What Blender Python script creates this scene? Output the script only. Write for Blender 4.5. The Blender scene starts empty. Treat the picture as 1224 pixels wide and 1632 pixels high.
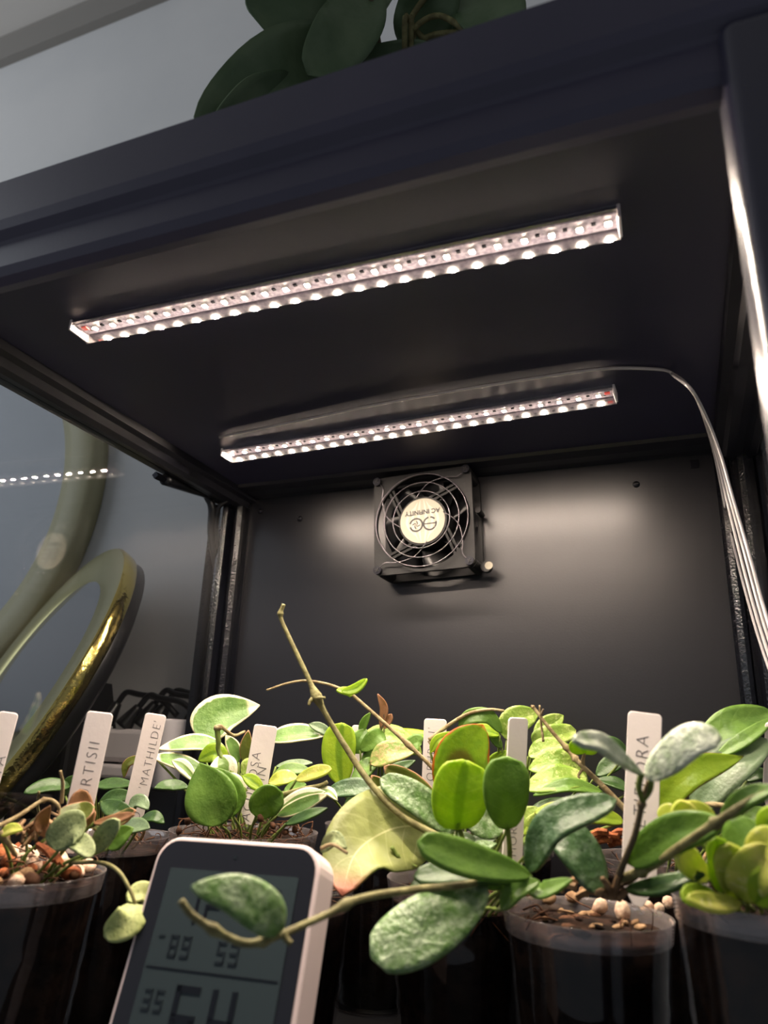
import bpy, bmesh, math, random
from mathutils import Vector, Matrix, Euler, noise
random.seed(7)
S = bpy.context.scene
COL = S.collection
# ---------------------------------------------------------------- camera
CAMP = Vector((0.1513318, -0.5299240, -0.2129463))
CAMR = Euler((1.8885027, -0.0364956, 0.3736745), 'XYZ')
FPX = 1152.46
cd = bpy.data.cameras.new('camera'); cam = bpy.data.objects.new('camera', cd); COL.objects.link(cam)
cam.location = CAMP; cam.rotation_euler = CAMR
cd.sensor_fit = 'HORIZONTAL'; cd.sensor_width = 36.0; cd.lens = FPX * 36.0 / 1224.0
cd.clip_start = 0.01; cd.clip_end = 50
cd.dof.use_dof = True; cd.dof.focus_distance = 0.44; cd.dof.aperture_fstop = 13.0
S.camera = cam
CM = CAMR.to_matrix()
def at(u, v, d):                      # measured point: pixel of the photograph and distance along the view axis
    return CAMP + CM @ Vector(((u - 612) / FPX * d, (816 - v) / FPX * d, -d))
def on(u, v, x=None, y=None, z=None): # measured point on a world plane
    r = CM @ Vector(((u - 612) / FPX, (816 - v) / FPX, -1))
    if x is not None: t = (x - CAMP.x) / r.x
    elif y is not None: t = (y - CAMP.y) / r.y
    else: t = (z - CAMP.z) / r.z
    return CAMP + r * t
# ---------------------------------------------------------------- world, exposure
W = bpy.data.worlds.new('room_light'); S.world = W; W.use_nodes = True
bg = W.node_tree.nodes['Background']; bg.inputs[0].default_value = (0.84, 0.90, 1.0, 1); bg.inputs[1].default_value = 0.21
S.view_settings.view_transform = 'Standard'; S.view_settings.look = 'None'
S.view_settings.exposure = 0.0; S.view_settings.gamma = 1.0; S.view_settings.use_curve_mapping = False
LED_STRENGTH = 7200.0
# unseen area lamp added to brighten the wall like dim daylight from the left
ld = bpy.data.lights.new('wall_fill_light', 'AREA'); ld.shape = 'RECTANGLE'; ld.size = 1.2; ld.size_y = 1.4
ld.energy = 11.0; ld.color = (0.86, 0.92, 1.0)
lo = bpy.data.objects.new('wall_fill_light', ld); COL.objects.link(lo); lo.location = (-1.5, -0.75, 0.75)
lo.rotation_euler = (Vector((-0.3, 0.13, 0.35)) - Vector(lo.location)).to_track_quat('-Z', 'Y').to_euler()

# ---------------------------------------------------------------- materials
def s2l(c):
    r = []
    for x in c:
        x = x / 255.0
        r.append(x / 12.92 if x <= 0.04045 else ((x + 0.055) / 1.055) ** 2.4)
    return (*r, 1.0)
class NT:
    def __init__(s, name):
        s.m = bpy.data.materials.new(name); s.m.use_nodes = True; s.t = s.m.node_tree; s.t.nodes.clear()
        s.out = s.n('ShaderNodeOutputMaterial')
    def n(s, typ, **kw):
        q = s.t.nodes.new(typ)
        for k, v in kw.items(): setattr(q, k, v)
        return q
    def l(s, a, b): s.t.links.new(a, b)
    def math(s, op, a, b=None, c=None, clamp=False):
        q = s.n('ShaderNodeMath', operation=op, use_clamp=clamp)
        for i, v in enumerate((a, b, c)):
            if v is None: continue
            if isinstance(v, (int, float)): q.inputs[i].default_value = v
            else: s.l(v, q.inputs[i])
        return q.outputs[0]
    def mix(s, f, a, b):
        q = s.n('ShaderNodeMix', data_type='RGBA')
        for i, v in ((0, f), (6, a), (7, b)):
            if isinstance(v, (int, float)): q.inputs[i].default_value = v
            elif isinstance(v, tuple): q.inputs[i].default_value = v
            else: s.l(v, q.inputs[i])
        return q.outputs[2]
    def smooth(s, v, lo, hi):
        q = s.n('ShaderNodeMapRange', interpolation_type='SMOOTHSTEP')
        s.l(v, q.inputs[0]); q.inputs[1].default_value = lo; q.inputs[2].default_value = hi
        return q.outputs[0]
    def noise(s, scale, detail=3, vec=None, w=None, rough=0.55):
        q = s.n('ShaderNodeTexNoise'); q.inputs['Scale'].default_value = scale; q.inputs['Detail'].default_value = detail
        q.inputs['Roughness'].default_value = rough
        if w is not None: q.noise_dimensions = '4D'; s.l(w, q.inputs['W'])
        if vec is None:
            tc = s.n('ShaderNodeTexCoord'); vec = tc.outputs['Object']
        s.l(vec, q.inputs['Vector']); return q.outputs[0]
    def bump(s, h, strength, dist=0.001):
        q = s.n('ShaderNodeBump'); q.inputs['Strength'].default_value = strength; q.inputs['Distance'].default_value = dist
        s.l(h, q.inputs['Height']); return q.outputs[0]
def pbr(name, c, rough=0.5, metal=0.0, spec=0.5, c2=None, nscale=60, bump=0.0, bscale=200, coat=0.0, trans=0.0, emis=None):
    t = NT(name); p = t.n('ShaderNodeBsdfPrincipled')
    col = s2l(c)
    if c2 is not None:
        t.l(t.mix(t.smooth(t.noise(nscale, 4), 0.35, 0.65), col, s2l(c2)), p.inputs['Base Color'])
    else: p.inputs['Base Color'].default_value = col
    p.inputs['Roughness'].default_value = rough; p.inputs['Metallic'].default_value = metal
    p.inputs['Specular IOR Level'].default_value = spec; p.inputs['Coat Weight'].default_value = coat
    p.inputs['Transmission Weight'].default_value = trans
    if bump: t.l(t.bump(t.noise(bscale, 3), bump), p.inputs['Normal'])
    t.l(p.outputs[0], t.out.inputs[0]); return t.m
M = {}
M['navy'] = pbr('navy_painted_steel', (58, 54, 72), 0.36, 0, 0.5, c2=(50, 48, 66), nscale=9, bump=0.05, bscale=900)
M['panel'] = pbr('matte_navy_back_panel', (14, 14, 19), 0.32, 0, 0.75, bump=0.05, bscale=700)
M['ceilpanel'] = pbr('navy_ceiling_panel', (34, 33, 54), 0.42, 0, 0.5, bump=0.05, bscale=700)
M['post'] = pbr('gloss_black_post_paint', (12, 13, 18), 0.12, 0, 0.4, bump=0.5, bscale=500)
M['darkrail'] = pbr('darkened_rail_paint', (22, 22, 30), 0.35, 0, 0.4)  # frame paint darkened so these rails look less lit by the light bars
M['frontpost'] = pbr('satin_navy_post_paint', (40, 39, 54), 0.26, 0, 0.7)
M['black'] = pbr('black_plastic', (14, 14, 16), 0.32, 0, 0.5)
M['blackm'] = pbr('satin_black_fan_plastic', (9, 9, 11), 0.5, 0, 0.3, bump=0.1, bscale=500)
M['wire'] = pbr('steel_guard_wire', (96, 92, 96), 0.35, 1.0)
M['screw'] = pbr('dark_screw_metal', (34, 34, 40), 0.35, 0.8)
M['cream'] = pbr('cream_sticker_paper', (158, 152, 136), 0.6)
M['cream2'] = pbr('pale_sticker_stripe', (180, 174, 160), 0.6)
M['ink'] = pbr('black_print', (12, 12, 12), 0.5)
M['pencil'] = pbr('pencil_grey_handwriting', (105, 100, 104), 0.6)
M['wall'] = pbr('grey_wall_paint', (222, 221, 219), 0.8, 0, 0.2, c2=(214, 214, 213), nscale=3, bump=0.15, bscale=120)
M['roomceil'] = pbr('off_white_ceiling_paint', (228, 222, 214), 0.85, 0, 0.2, bump=0.1, bscale=120)
M['trim'] = pbr('shaded_cornice_beige', (150, 145, 138), 0.8, 0, 0.2)  # trim darker than wall and ceiling, seam shade put into its colour
M['alu'] = pbr('bright_channel_aluminium', (225, 222, 225), 0.22, 1.0, bump=0.25, bscale=900)
M['pcb'] = pbr('white_circuit_board', (150, 140, 150), 0.35, 0, 0.5, c2=(110, 102, 114), nscale=500)
M['redsolder'] = pbr('red_wire_joint', (200, 60, 50), 0.4)
M['gold'] = pbr('polished_gold_rim', (240, 212, 118), 0.14, 1.0, bump=0.9, bscale=110)
M['goldflat'] = pbr('smooth_gold_face', (175, 168, 120), 0.3, 1.0)
M['brassmatte'] = pbr('matte_brass_ring', (186, 180, 142), 0.5, 0.0)
M['mirror'] = pbr('mirror_glass', (138, 136, 136), 0.03, 1.0)
M['whitep'] = pbr('white_plastic', (222, 214, 214), 0.4, 0, 0.5)
M['label'] = pbr('white_label_plastic', (232, 222, 220), 0.5, 0, 0.4, bump=0.08, bscale=400)
M['shell'] = pbr('pinkish_white_device_shell', (214, 196, 196), 0.45, 0, 0.4)
M['bezel'] = pbr('dark_glossy_bezel', (24, 26, 34), 0.28, 0, 0.5)
M['lcd'] = pbr('grey_green_lcd', (46, 56, 60), 0.25, 0, 0.4)
M['lcdseg'] = pbr('dark_lcd_segment', (12, 16, 24), 0.3, 0, 0.4)
M['lcdfaint'] = pbr('faint_lcd_segment', (27, 34, 40), 0.3, 0, 0.4)
M['soil'] = pbr('dark_potting_mix', (44, 30, 24), 0.95, 0, 0.1, c2=(20, 14, 12), nscale=140, bump=1.0, bscale=260)
M['soilside'] = pbr('dark_mix_behind_plastic', (20, 15, 13), 0.9, 0, 0.0, c2=(9, 8, 9), nscale=120, bump=0.6, bscale=260)  # potting mix in a darker tone for its side faces
M['fibre'] = pbr('coir_fibre', (92, 62, 42), 0.85, 0, 0.2, c2=(60, 38, 26), nscale=200)
M['root'] = pbr('dry_root', (150, 122, 92), 0.8, 0, 0.2, c2=(110, 84, 60), nscale=150)
M['bark'] = pbr('orange_bark', (170, 100, 62), 0.8, 0, 0.2, c2=(112, 60, 36), nscale=220, bump=0.8, bscale=350)
M['stone'] = pbr('pumice_stone', (214, 188, 165), 0.85, 0, 0.2, c2=(180, 148, 128), nscale=260, bump=0.6, bscale=500)
M['stem'] = pbr('olive_brown_stem', (128, 124, 82), 0.65, 0, 0.3, c2=(98, 92, 58), nscale=180, bump=0.5, bscale=600)
M['stemtan'] = pbr('tan_woody_stem', (148, 134, 100), 0.7, 0, 0.3, c2=(118, 100, 70), nscale=200, bump=0.6, bscale=600)
M['stemgreen'] = pbr('green_stem', (112, 130, 60), 0.6, 0, 0.3, c2=(90, 104, 48), nscale=180)
M['stemdark'] = pbr('dark_brown_stem', (92, 80, 62), 0.7, 0, 0.3)
M['wirewhite'] = pbr('pale_glossy_wire', (150, 146, 148), 0.18, 0, 0.6)
M['terracotta'] = pbr('dark_clay_pot', (70, 50, 44), 0.7, 0, 0.2)
def emit(name, c, s):
    t = NT(name); e = t.n('ShaderNodeEmission'); e.inputs[0].default_value = (*c, 1); e.inputs[1].default_value = s
    t.l(e.outputs[0], t.out.inputs[0]); return t.m
M['ledhalo'] = emit('led_side_halo_glow', (1.0, 0.78, 0.5), 4.0)  # weak glow added to the diode sides to stand for their halo
M['led'] = emit('warm_white_led', (1.0, 0.83, 0.66), LED_STRENGTH)
def thin_glass(name, tint, lo, hi, rough=0.0, haze=0.0, hazec=(0.6, 0.55, 0.55, 1)):
    t = NT(name); tr = t.n('ShaderNodeBsdfTransparent'); tr.inputs[0].default_value = (*tint, 1)
    g = t.n('ShaderNodeBsdfGlossy'); g.inputs['Roughness'].default_value = rough; g.inputs[0].default_value = (1, 1, 1, 1)
    ge = t.n('ShaderNodeNewGeometry'); dp = t.n('ShaderNodeVectorMath', operation='DOT_PRODUCT')
    t.l(ge.outputs['Normal'], dp.inputs[0]); t.l(ge.outputs['Incoming'], dp.inputs[1])
    c1 = t.math('SUBTRACT', 1.0, t.math('ABSOLUTE', dp.outputs['Value'])); sch = t.math('MULTIPLY_ADD', t.math('POWER', c1, 5.0), 0.96, 0.04)
    f = t.math('MULTIPLY_ADD', sch, hi, lo, clamp=True)
    mx = t.n('ShaderNodeMixShader'); t.l(f, mx.inputs[0]); t.l(tr.outputs[0], mx.inputs[1]); t.l(g.outputs[0], mx.inputs[2])
    o = mx.outputs[0]
    if haze:
        d = t.n('ShaderNodeBsdfDiffuse'); d.inputs[0].default_value = hazec
        m2 = t.n('ShaderNodeMixShader'); m2.inputs[0].default_value = haze
        t.l(o, m2.inputs[1]); t.l(d.outputs[0], m2.inputs[2]); o = m2.outputs[0]
    t.l(o, t.out.inputs[0]); return t.m
M['glass'] = thin_glass('smoked_side_glass', (0.88, 0.89, 0.90), 0.0, 1.3)
M['clearwall'] = thin_glass('clear_profile_wall', (0.97, 0.96, 0.97), 0.26, 1.0, 0.11)
M['cup'] = thin_glass('clear_cup_plastic', (0.93, 0.91, 0.92), 0.0, 0.9, 0.05)
M['cuprim'] = thin_glass('cup_rim_plastic', (0.86, 0.83, 0.84), 0.05, 1.3, 0.10, 0.08, (0.75, 0.66, 0.66, 1))

def leaf_mat(name, c1, c2, mottle=18, margin=None, mw=0.12, splash=None, sp=(0.55, 0.62), spscale=60, mid=None, midw=0.05,
             vein=None, tip=None, trans=0.3, rough=0.38, center=None, cw=0.5, bump=0.35, bscale=60, blotch=None):
    t = NT(name)
    uv = t.n('ShaderNodeUVMap'); sep = t.n('ShaderNodeSeparateXYZ'); t.l(uv.outputs[0], sep.inputs[0])
    oi = t.n('ShaderNodeObjectInfo'); w = t.math('MULTIPLY', oi.outputs['Random'], 40.0)
    s = t.math('ABSOLUTE', t.math('MULTIPLY_ADD', sep.outputs[0], 2.0, -1.0)); v = sep.outputs[1]
    tc = t.n('ShaderNodeTexCoord'); ob = tc.outputs['Object']
    n1 = t.noise(mottle * 8, 4, ob, w)
    col = t.mix(t.smooth(n1, 0.35, 0.65), s2l(c1), s2l(c2))
    if center: # central zone of another colour with a ragged border
        e = t.math('ADD', s, t.math('MULTIPLY_ADD', t.noise(160, 3, ob, w), 0.5, -0.25))
        col = t.mix(t.smooth(e, cw + 0.08, cw - 0.08), col, s2l(center))
    if splash:
        n2 = t.noise(spscale * 8, 5, ob, w, 0.7)
        col = t.mix(t.math('MULTIPLY', t.smooth(n2, sp[0], sp[1]), 0.85), col, s2l(splash))
    if vein:
        ph = t.math('SINE', t.math('MULTIPLY', t.math('SUBTRACT', v, t.math('MULTIPLY', s, 0.22)), 38.0))
        col = t.mix(t.math('MULTIPLY', t.smooth(ph, 0.93, 1.0), 0.28), col, s2l(vein))
    if mid: col = t.mix(t.math('MULTIPLY', t.smooth(s, midw, midw * 0.4), 0.8), col, s2l(mid))
    if margin:
        e = t.math('ADD', s, t.math('MULTIPLY_ADD', t.noise(200, 3, ob, w), 0.24, -0.12))
        e = t.math('MAXIMUM', e, t.math('MULTIPLY_ADD', v, 1.0, 0.0 - 0.02))
        col = t.mix(t.smooth(e, 1 - mw - 0.03, 1 - mw + 0.03), col, s2l(margin))
    if tip: col = t.mix(t.smooth(v, 0.78, 1.0), col, s2l(tip))
    if blotch:
        dx = t.math('SUBTRACT', v, 0.45); dd = t.math('SQRT', t.math('ADD', t.math('MULTIPLY', dx, dx), t.math('MULTIPLY', t.math('MULTIPLY', s, s), 0.12)))
        col = t.mix(t.smooth(dd, 0.24, 0.15), col, s2l(blotch))
    p = t.n('ShaderNodeBsdfPrincipled'); t.l(col, p.inputs['Base Color']); p.inputs['Roughness'].default_value = rough
    p.inputs['Specular IOR Level'].default_value = 0.42
    t.l(t.bump(t.noise(bscale * 8, 3, ob, w), bump, 0.0014), p.inputs['Normal'])
    tl = t.n('ShaderNodeBsdfTranslucent'); t.l(t.mix(0.45, col, s2l((170, 200, 40))), tl.inputs[0])
    mx = t.n('ShaderNodeMixShader'); mx.inputs[0].default_value = trans
    t.l(p.outputs[0], mx.inputs[1]); t.l(tl.outputs[0], mx.inputs[2]); t.l(mx.outputs[0], t.out.inputs[0])
    return t.m
LM = {
 'deep': leaf_mat('deep_green_leaf', (62, 92, 46), (50, 78, 38), vein=(110, 135, 80), trans=0.22),
 'mid': leaf_mat('mid_green_leaf', (104, 140, 58), (86, 122, 48), vein=(130, 160, 85), trans=0.32),
 'lime': leaf_mat('lime_green_leaf', (164, 190, 52), (142, 176, 44), vein=(180, 200, 100), mid=(98, 138, 32), midw=0.3, trans=0.5),
 'yellow': leaf_mat('yellow_green_leaf', (214, 212, 116), (184, 196, 82), splash=(230, 226, 176), sp=(0.56, 0.66), spscale=30, trans=0.42),
 'silver': leaf_mat('silver_splash_sheen_leaf', (88, 124, 62), (70, 104, 48), splash=(170, 186, 156), sp=(0.36, 0.80), spscale=28, trans=0.15, rough=0.32, bump=0.8, bscale=60),  # splash tone paints the white sheen along with the silver mottling
 'silverpale': leaf_mat('pale_silver_leaf', (150, 168, 136), (124, 146, 108), splash=(220, 226, 212), sp=(0.34, 0.6), spscale=20, trans=0.12, rough=0.34, bump=0.7, bscale=60),
 'silverdark': leaf_mat('dark_leaf_with_silver_flecks', (66, 96, 58), (52, 80, 46), splash=(140, 162, 134), sp=(0.45, 0.75), spscale=22, trans=0.14, rough=0.34, bump=0.5),
 'speck': leaf_mat('grey_green_speckled_leaf', (152, 164, 118), (132, 146, 100), splash=(86, 104, 70), sp=(0.54, 0.60), spscale=90, trans=0.15, rough=0.6, bump=0.3),
 'specklight': leaf_mat('pale_speckled_leaf', (186, 194, 132), (168, 178, 110), splash=(110, 128, 78), sp=(0.55, 0.62), spscale=100, trans=0.2, rough=0.6),
 'varieg': leaf_mat('cream_edged_leaf', (86, 122, 56), (108, 142, 72), margin=(226, 218, 182), mw=0.16, splash=(160, 180, 120), sp=(0.6, 0.68), trans=0.2),
 'stripe': leaf_mat('white_leaf_striped_green', (232, 228, 204), (218, 216, 186), center=(104, 134, 66), cw=0.4, trans=0.25),
 'pale': leaf_mat('pale_olive_veined_leaf', (138, 146, 84), (120, 126, 72), mottle=6, vein=(176, 178, 124), mid=(184, 184, 132), midw=0.03, tip=(168, 100, 84), trans=0.2, rough=0.5, bump=0.7, bscale=18),
 'rededge': leaf_mat('green_leaf_with_red_edge', (136, 168, 40), (112, 148, 36), margin=(186, 84, 34), mw=0.05, trans=0.45, blotch=(96, 84, 34)),
 'olive': leaf_mat('olive_leaf_with_pink_edge', (104, 112, 48), (86, 96, 42), margin=(176, 130, 100), mw=0.06, trans=0.25),
 'brown': leaf_mat('bronze_brown_leaf', (158, 112, 84), (138, 98, 66), trans=0.25, rough=0.5),
 'pink': leaf_mat('pink_flushed_green_leaf', (140, 150, 84), (112, 146, 62), mottle=10, splash=(176, 146, 104), sp=(0.45, 0.6), trans=0.3),
 'quilt': leaf_mat('quilted_pale_green_leaf', (156, 180, 86), (122, 154, 60), mottle=12, splash=(196, 208, 130), sp=(0.52, 0.62), spscale=34, mid=(110, 140, 60), vein=(108, 140, 60), trans=0.3, bump=1.0, bscale=22),
 'dull': leaf_mat('dull_grey_green_leaf', (106, 126, 96), (90, 110, 80), splash=(170, 186, 150), sp=(0.68, 0.72), spscale=70, trans=0.14, rough=0.3),
 'limeedge': leaf_mat('lime_leaf_with_dark_edge', (156, 182, 52), (136, 168, 44), margin=(110, 64, 48), mw=0.035, trans=0.45),
 'shade': leaf_mat('dark_puckered_leaf', (98, 116, 84), (76, 98, 66), mottle=4, trans=0.05, rough=0.5, bump=0.9, bscale=8),
}
# ---------------------------------------------------------------- helpers
def mesh_obj(name, bm, mat, parent=None, smooth=False, recalc=True):
    if recalc: bmesh.ops.recalc_face_normals(bm, faces=bm.faces)
    loc = Vector((0, 0, 0))
    q = parent
    while q is not None: loc += Vector(q.location); q = q.parent
    me = bpy.data.meshes.new(name)
    if loc.length: bmesh.ops.translate(bm, verts=bm.verts, vec=-loc)
    bm.to_mesh(me); bm.free()
    if smooth:
        for p in me.polygons: p.use_smooth = True
    for m_ in (mat if isinstance(mat, (list, tuple)) else [mat]): me.materials.append(m_)
    o = bpy.data.objects.new(name, me); COL.objects.link(o)
    if parent: o.parent = parent
    return o
def thing(name, loc, label, cat, group=None, kind=None):
    o = bpy.data.objects.new(name, None); COL.objects.link(o); o.location = loc; o.empty_display_size = 0.01
    o['label'] = label; o['category'] = cat
    if group: o['group'] = group
    if kind: o['kind'] = kind
    return o
def tag(o, label, cat, group=None, kind=None):
    o['label'] = label
    if cat: o['category'] = cat
    if group: o['group'] = group
    if kind: o['kind'] = kind
    return o
def box(bm, lo, hi, bev=0.0, mtx=None, seg=2):
    lo = Vector(lo); hi = Vector(hi)
    r = bmesh.ops.create_cube(bm, size=1.0); vs = r['verts']
    for v in vs: v.co = Vector(((lo[i] + hi[i]) / 2 + v.co[i] * (hi[i] - lo[i]) for i in range(3)))
    if bev:
        es = list({e for v in vs for e in v.link_edges})
        rr = bmesh.ops.bevel(bm, geom=es, offset=bev, segments=seg, affect='EDGES', profile=0.5)
        vs = rr['verts']
    if mtx is not None:
        for v in vs: v.co = mtx @ v.co
def nb(): return bmesh.new()
def bx(name, lo, hi, mat, parent=None, bev=0.0, mtx=None, smooth=False):
    b = nb(); box(b, lo, hi, bev, mtx)
    return mesh_obj(name, b, mat, parent, smooth)
def catmull(pts, n):
    P = [Vector(p) for p in pts]
    if len(P) == 2: return [P[0].lerp(P[1], i / n) for i in range(n + 1)]
    Q = [P[0] * 2 - P[1]] + P + [P[-1] * 2 - P[-2]]
    out = []
    k = len(P) - 1
    for i in range(n + 1):
        t = i / n * k; j = min(int(t), k - 1); f = t - j
        a, b, c, d = Q[j], Q[j + 1], Q[j + 2], Q[j + 3]
        out.append(0.5 * ((2 * b) + (c - a) * f + (2 * a - 5 * b + 4 * c - d) * f * f + (3 * b - a - 3 * c + d) * f ** 3))
    return out
def tube(bm, pts, rad, seg=8, n=None, cap=True, knots=()):
    P = catmull(pts, n or max(6, 6 * (len(pts) - 1)))
    N = len(P); rings = []
    up = Vector((0.13, 0.31, 0.94)).normalized()
    for i, p in enumerate(P):
        t = (P[min(i + 1, N - 1)] - P[max(i - 1, 0)]).normalized()
        a = t.cross(up)
        if a.length < 0.05: a = t.cross(Vector((1, 0, 0)))
        a.normalize(); b = t.cross(a).normalized(); up = -t.cross(a) if False else up
        f = i / (N - 1)
        r = rad(f) if callable(rad) else rad
        for k in knots:
            r *= 1 + 0.7 * math.exp(-((f - k) / 0.018) ** 2)
        rings.append([bm.verts.new(p + (a * math.cos(2 * math.pi * j / seg) + b * math.sin(2 * math.pi * j / seg)) * r) for j in range(seg)])
    for i in range(N - 1):
        for j in range(seg):
            bm.faces.new((rings[i][j], rings[i][(j + 1) % seg], rings[i + 1][(j + 1) % seg], rings[i + 1][j]))
    if cap: bm.faces.new(rings[0][::-1]); bm.faces.new(rings[-1])
def tube_obj(name, pts, r, mat, parent=None, seg=8, n=None, knots=()):
    b = nb(); tube(b, pts, r, seg, n, True, knots)
    return mesh_obj(name, b, mat, parent, True)
def lathe(bm, prof, c, seg=48, axis=None, closed=False):
    rings = []
    for r, z in prof:
        ring = []
        for j in range(seg):
            a = 2 * math.pi * j / seg
            p = Vector((r * math.cos(a), r * math.sin(a), z))
            if axis is not None: p = axis @ p
            ring.append(bm.verts.new(Vector(c) + p))
        rings.append(ring)
    k = len(rings)
    for i in range(k if closed else k - 1):
        A, B = rings[i], rings[(i + 1) % k]
        for j in range(seg): bm.faces.new((A[j], A[(j + 1) % seg], B[(j + 1) % seg], B[j]))
    return rings
def extrude_poly(name, poly, axis, a0, a1, mat, parent=None, bev=0.0, smooth=False):
    # poly: list of 2-D points; axis 'x','y' or 'z' = extrusion direction
    b = nb()
    def P(p, t):
        return {'x': (t, p[0], p[1]), 'y': (p[0], t, p[1]), 'z': (p[0], p[1], t)}[axis]
    A = [b.verts.new(P(p, a0)) for p in poly]; B = [b.verts.new(P(p, a1)) for p in poly]
    n = len(poly)
    for i in range(n): b.faces.new((A[i], A[(i + 1) % n], B[(i + 1) % n], B[i]))
    b.faces.new(A[::-1]); b.faces.new(B)
    if bev: bmesh.ops.bevel(b, geom=list(b.edges), offset=bev, segments=3, affect='EDGES', profile=0.5, clamp_overlap=True)
    return mesh_obj(name, b, mat, parent, smooth)
def text_mesh(name, s, size, mtx, mat, parent, ext=0.00008, align='LEFT', bold=0.0, shear=0.0, spacing=1.0):
    cu = bpy.data.curves.new(name, 'FONT'); cu.body = s; cu.size = size; cu.extrude = ext; cu.offset = bold; cu.shear = shear
    cu.align_x = align; cu.align_y = 'CENTER'; cu.resolution_u = 3; cu.space_character = spacing
    o = bpy.data.objects.new(name, cu); COL.objects.link(o)
    dg = bpy.context.evaluated_depsgraph_get(); dg.update()
    me = bpy.data.meshes.new_from_object(o.evaluated_get(dg))
    bpy.data.objects.remove(o); bpy.data.curves.remove(cu)
    me.name = name
    loc = Vector((0, 0, 0)); q = parent
    while q is not None: loc += Vector(q.location); q = q.parent
    me.transform(Matrix.Translation(-loc) @ mtx)
    me.materials.clear(); me.materials.append(mat)
    r = bpy.data.objects.new(name, me); COL.objects.link(r); r.parent = parent
    return r
def frame(o, X, Y, Z):
    m = Matrix((X, Y, Z)).transposed().to_4x4(); m.translation = o; return m

# ================================================================ setting
WALLY = 0.075
ZC = 0.868
def struct(o): o['kind'] = 'structure'; return o
struct(bx('wall_back', (-4, WALLY, -1.9), (3, WALLY + 0.1, ZC + 0.05), M['wall']))
struct(bx('ceiling', (-4, -3, ZC), (3, WALLY, ZC + 0.1), M['roomceil']))
struct(extrude_poly('trim_1', [(WALLY, ZC), (WALLY, ZC - 0.024), (WALLY - 0.012, ZC - 0.022), (WALLY - 0.028, ZC - 0.006), (WALLY - 0.03, ZC)], 'x', -4, 3, M['trim']))

# ================================================================ cabinet
cab = thing('display_cabinet', (0, -0.18, -0.36), 'dark navy metal display cabinet with glass sides and lights under its top', 'cabinet')
HT = 0.0165; YF = -0.3565; XI = 0.188; XO = 0.217; SH = -0.362
bx('top_panel', (-XO, -0.33, 0.0), (XO, 0.0, HT), M['ceilpanel'], cab)
# front rail, rounded under its face, with a stepped lip
extrude_poly('front_rail', [(YF, HT), (YF, -0.005), (YF + .0015, -0.009), (YF + .005, -0.0115), (YF + .006, -0.013), (YF + .006, -0.024), (YF + .008, -0.0275),
    (YF + .012, -0.029), (YF + .0165, -0.028), (YF + .019, -0.024), (YF + .0195, -0.004), (YF + .027, -0.002), (YF + .027, HT)], 'x', -XO, XO, M['navy'], cab)
bx('ceiling_bead', (-0.15, -0.3195, -0.0006), (0.16, -0.3188, 0.0005), M['navy'], cab)
for sx in (-1, 1):
    prof = [(sx * XI, 0.0), (sx * (XI + .001), -0.005), (sx * (XI + .006), -0.0065), (sx * (XI + .008), -0.011), (sx * (XI + .013), -0.0125), (sx * (XI + .02), -0.0125), (sx * (XI + .022), -0.0105), (sx * XO, -0.0105), (sx * XO, HT), (sx * XI, HT)]
    extrude_poly('side_rail', prof, 'y', YF + 0.02, 0.004, M['darkrail'], cab)
extrude_poly('back_rail', [(-0.033, 0.0), (-0.031, -0.0022), (-0.02, -0.003), (-0.008, -0.0022), (0.0, -0.0022), (0.0, HT), (-0.033, HT)], 'x', -XI, XI, M['darkrail'], cab)
bx('back_panel', (-0.200, 0.0, SH - 0.02), (0.204, 0.004, 0.004), M['panel'], cab)
bx('back_panel_lip', (-0.196, -0.0022, SH), (-0.1925, 0.0, -0.002), M['post'], cab)
bx('back_panel_lip', (0.1885, -0.0022, SH), (0.1905, 0.0, -0.002), M['post'], cab)
# rear corner posts: grooved folded steel
def rear_post(s):
    x0 = 0.1955 if s < 0 else 0.1905
    pr = [(0, 0.0), (0, -0.010), (.0035, -0.0125), (.0060, -0.0115), (.0075, -0.0075), (.0100, -0.0075), (.0118, -0.0155), (.0150, -0.0185), (.0175, -0.0180), (.0180, -0.013), (.0195, -0.012), (.0225, -0.019), (.0265, -0.020), (.0275, -0.018), (.0275, 0.006), (0, 0.006)]
    extrude_poly('rear_post', [(s * (x0 + a), b) for a, b in pr], 'z', SH - 0.02, -0.0105, M['post'], cab)
rear_post(-1); rear_post(1)
# front corner posts
for s in (-1, 1):
    b = nb(); box(b, (min(s * .1775, s * XO), YF + .001, SH - .02), (max(s * .1775, s * XO), YF + .0225, -0.0105), 0.0045, seg=6)
    mesh_obj('front_post', b, M['frontpost'], cab, True)
bx('side_glass', (-0.2065, YF + .0225, SH), (-0.2055, -0.0205, -0.0125), M['glass'], cab)
bx('side_glass', (0.2055, YF + .0225, SH), (0.2065, -0.0205, -0.0125), M['glass'], cab)
bx('shelf', (-0.204, YF + .025, SH - 0.006), (0.204, -0.024, SH), M['black'], cab, 0.001)
for s in (-1, 1):
    bx('lower_side_rail', (min(s * .199, s * XO), YF + .0225, SH - 0.02), (max(s * .199, s * XO), 0.0, SH - 0.006), M['navy'], cab)
for (u, v, r) in ((415, 815, .0026), (478, 827, .0026), (1014, 772, .0026)):
    p = on(u, v, y=0.0); b = nb()
    lathe(b, [(0.0, -.0016), (r * .7, -.0014), (r, -.0004), (r, 0.0)], p, 16, Matrix.Rotation(math.radians(-90), 3, 'X'))
    o = mesh_obj('panel_screw', b, M['screw'], cab, True)
    bx('slot', p + Vector((-r * .7, -.0019, -.0003)), p + Vector((r * .7, -.0013, .0003)), M['ink'], o)
p = on(1107, 740, y=0.0)
bx('panel_clip', p + Vector((-.003, -.0015, -.003)), p + Vector((.003, 0, .003)), M['screw'], cab, 0.0004)

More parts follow.
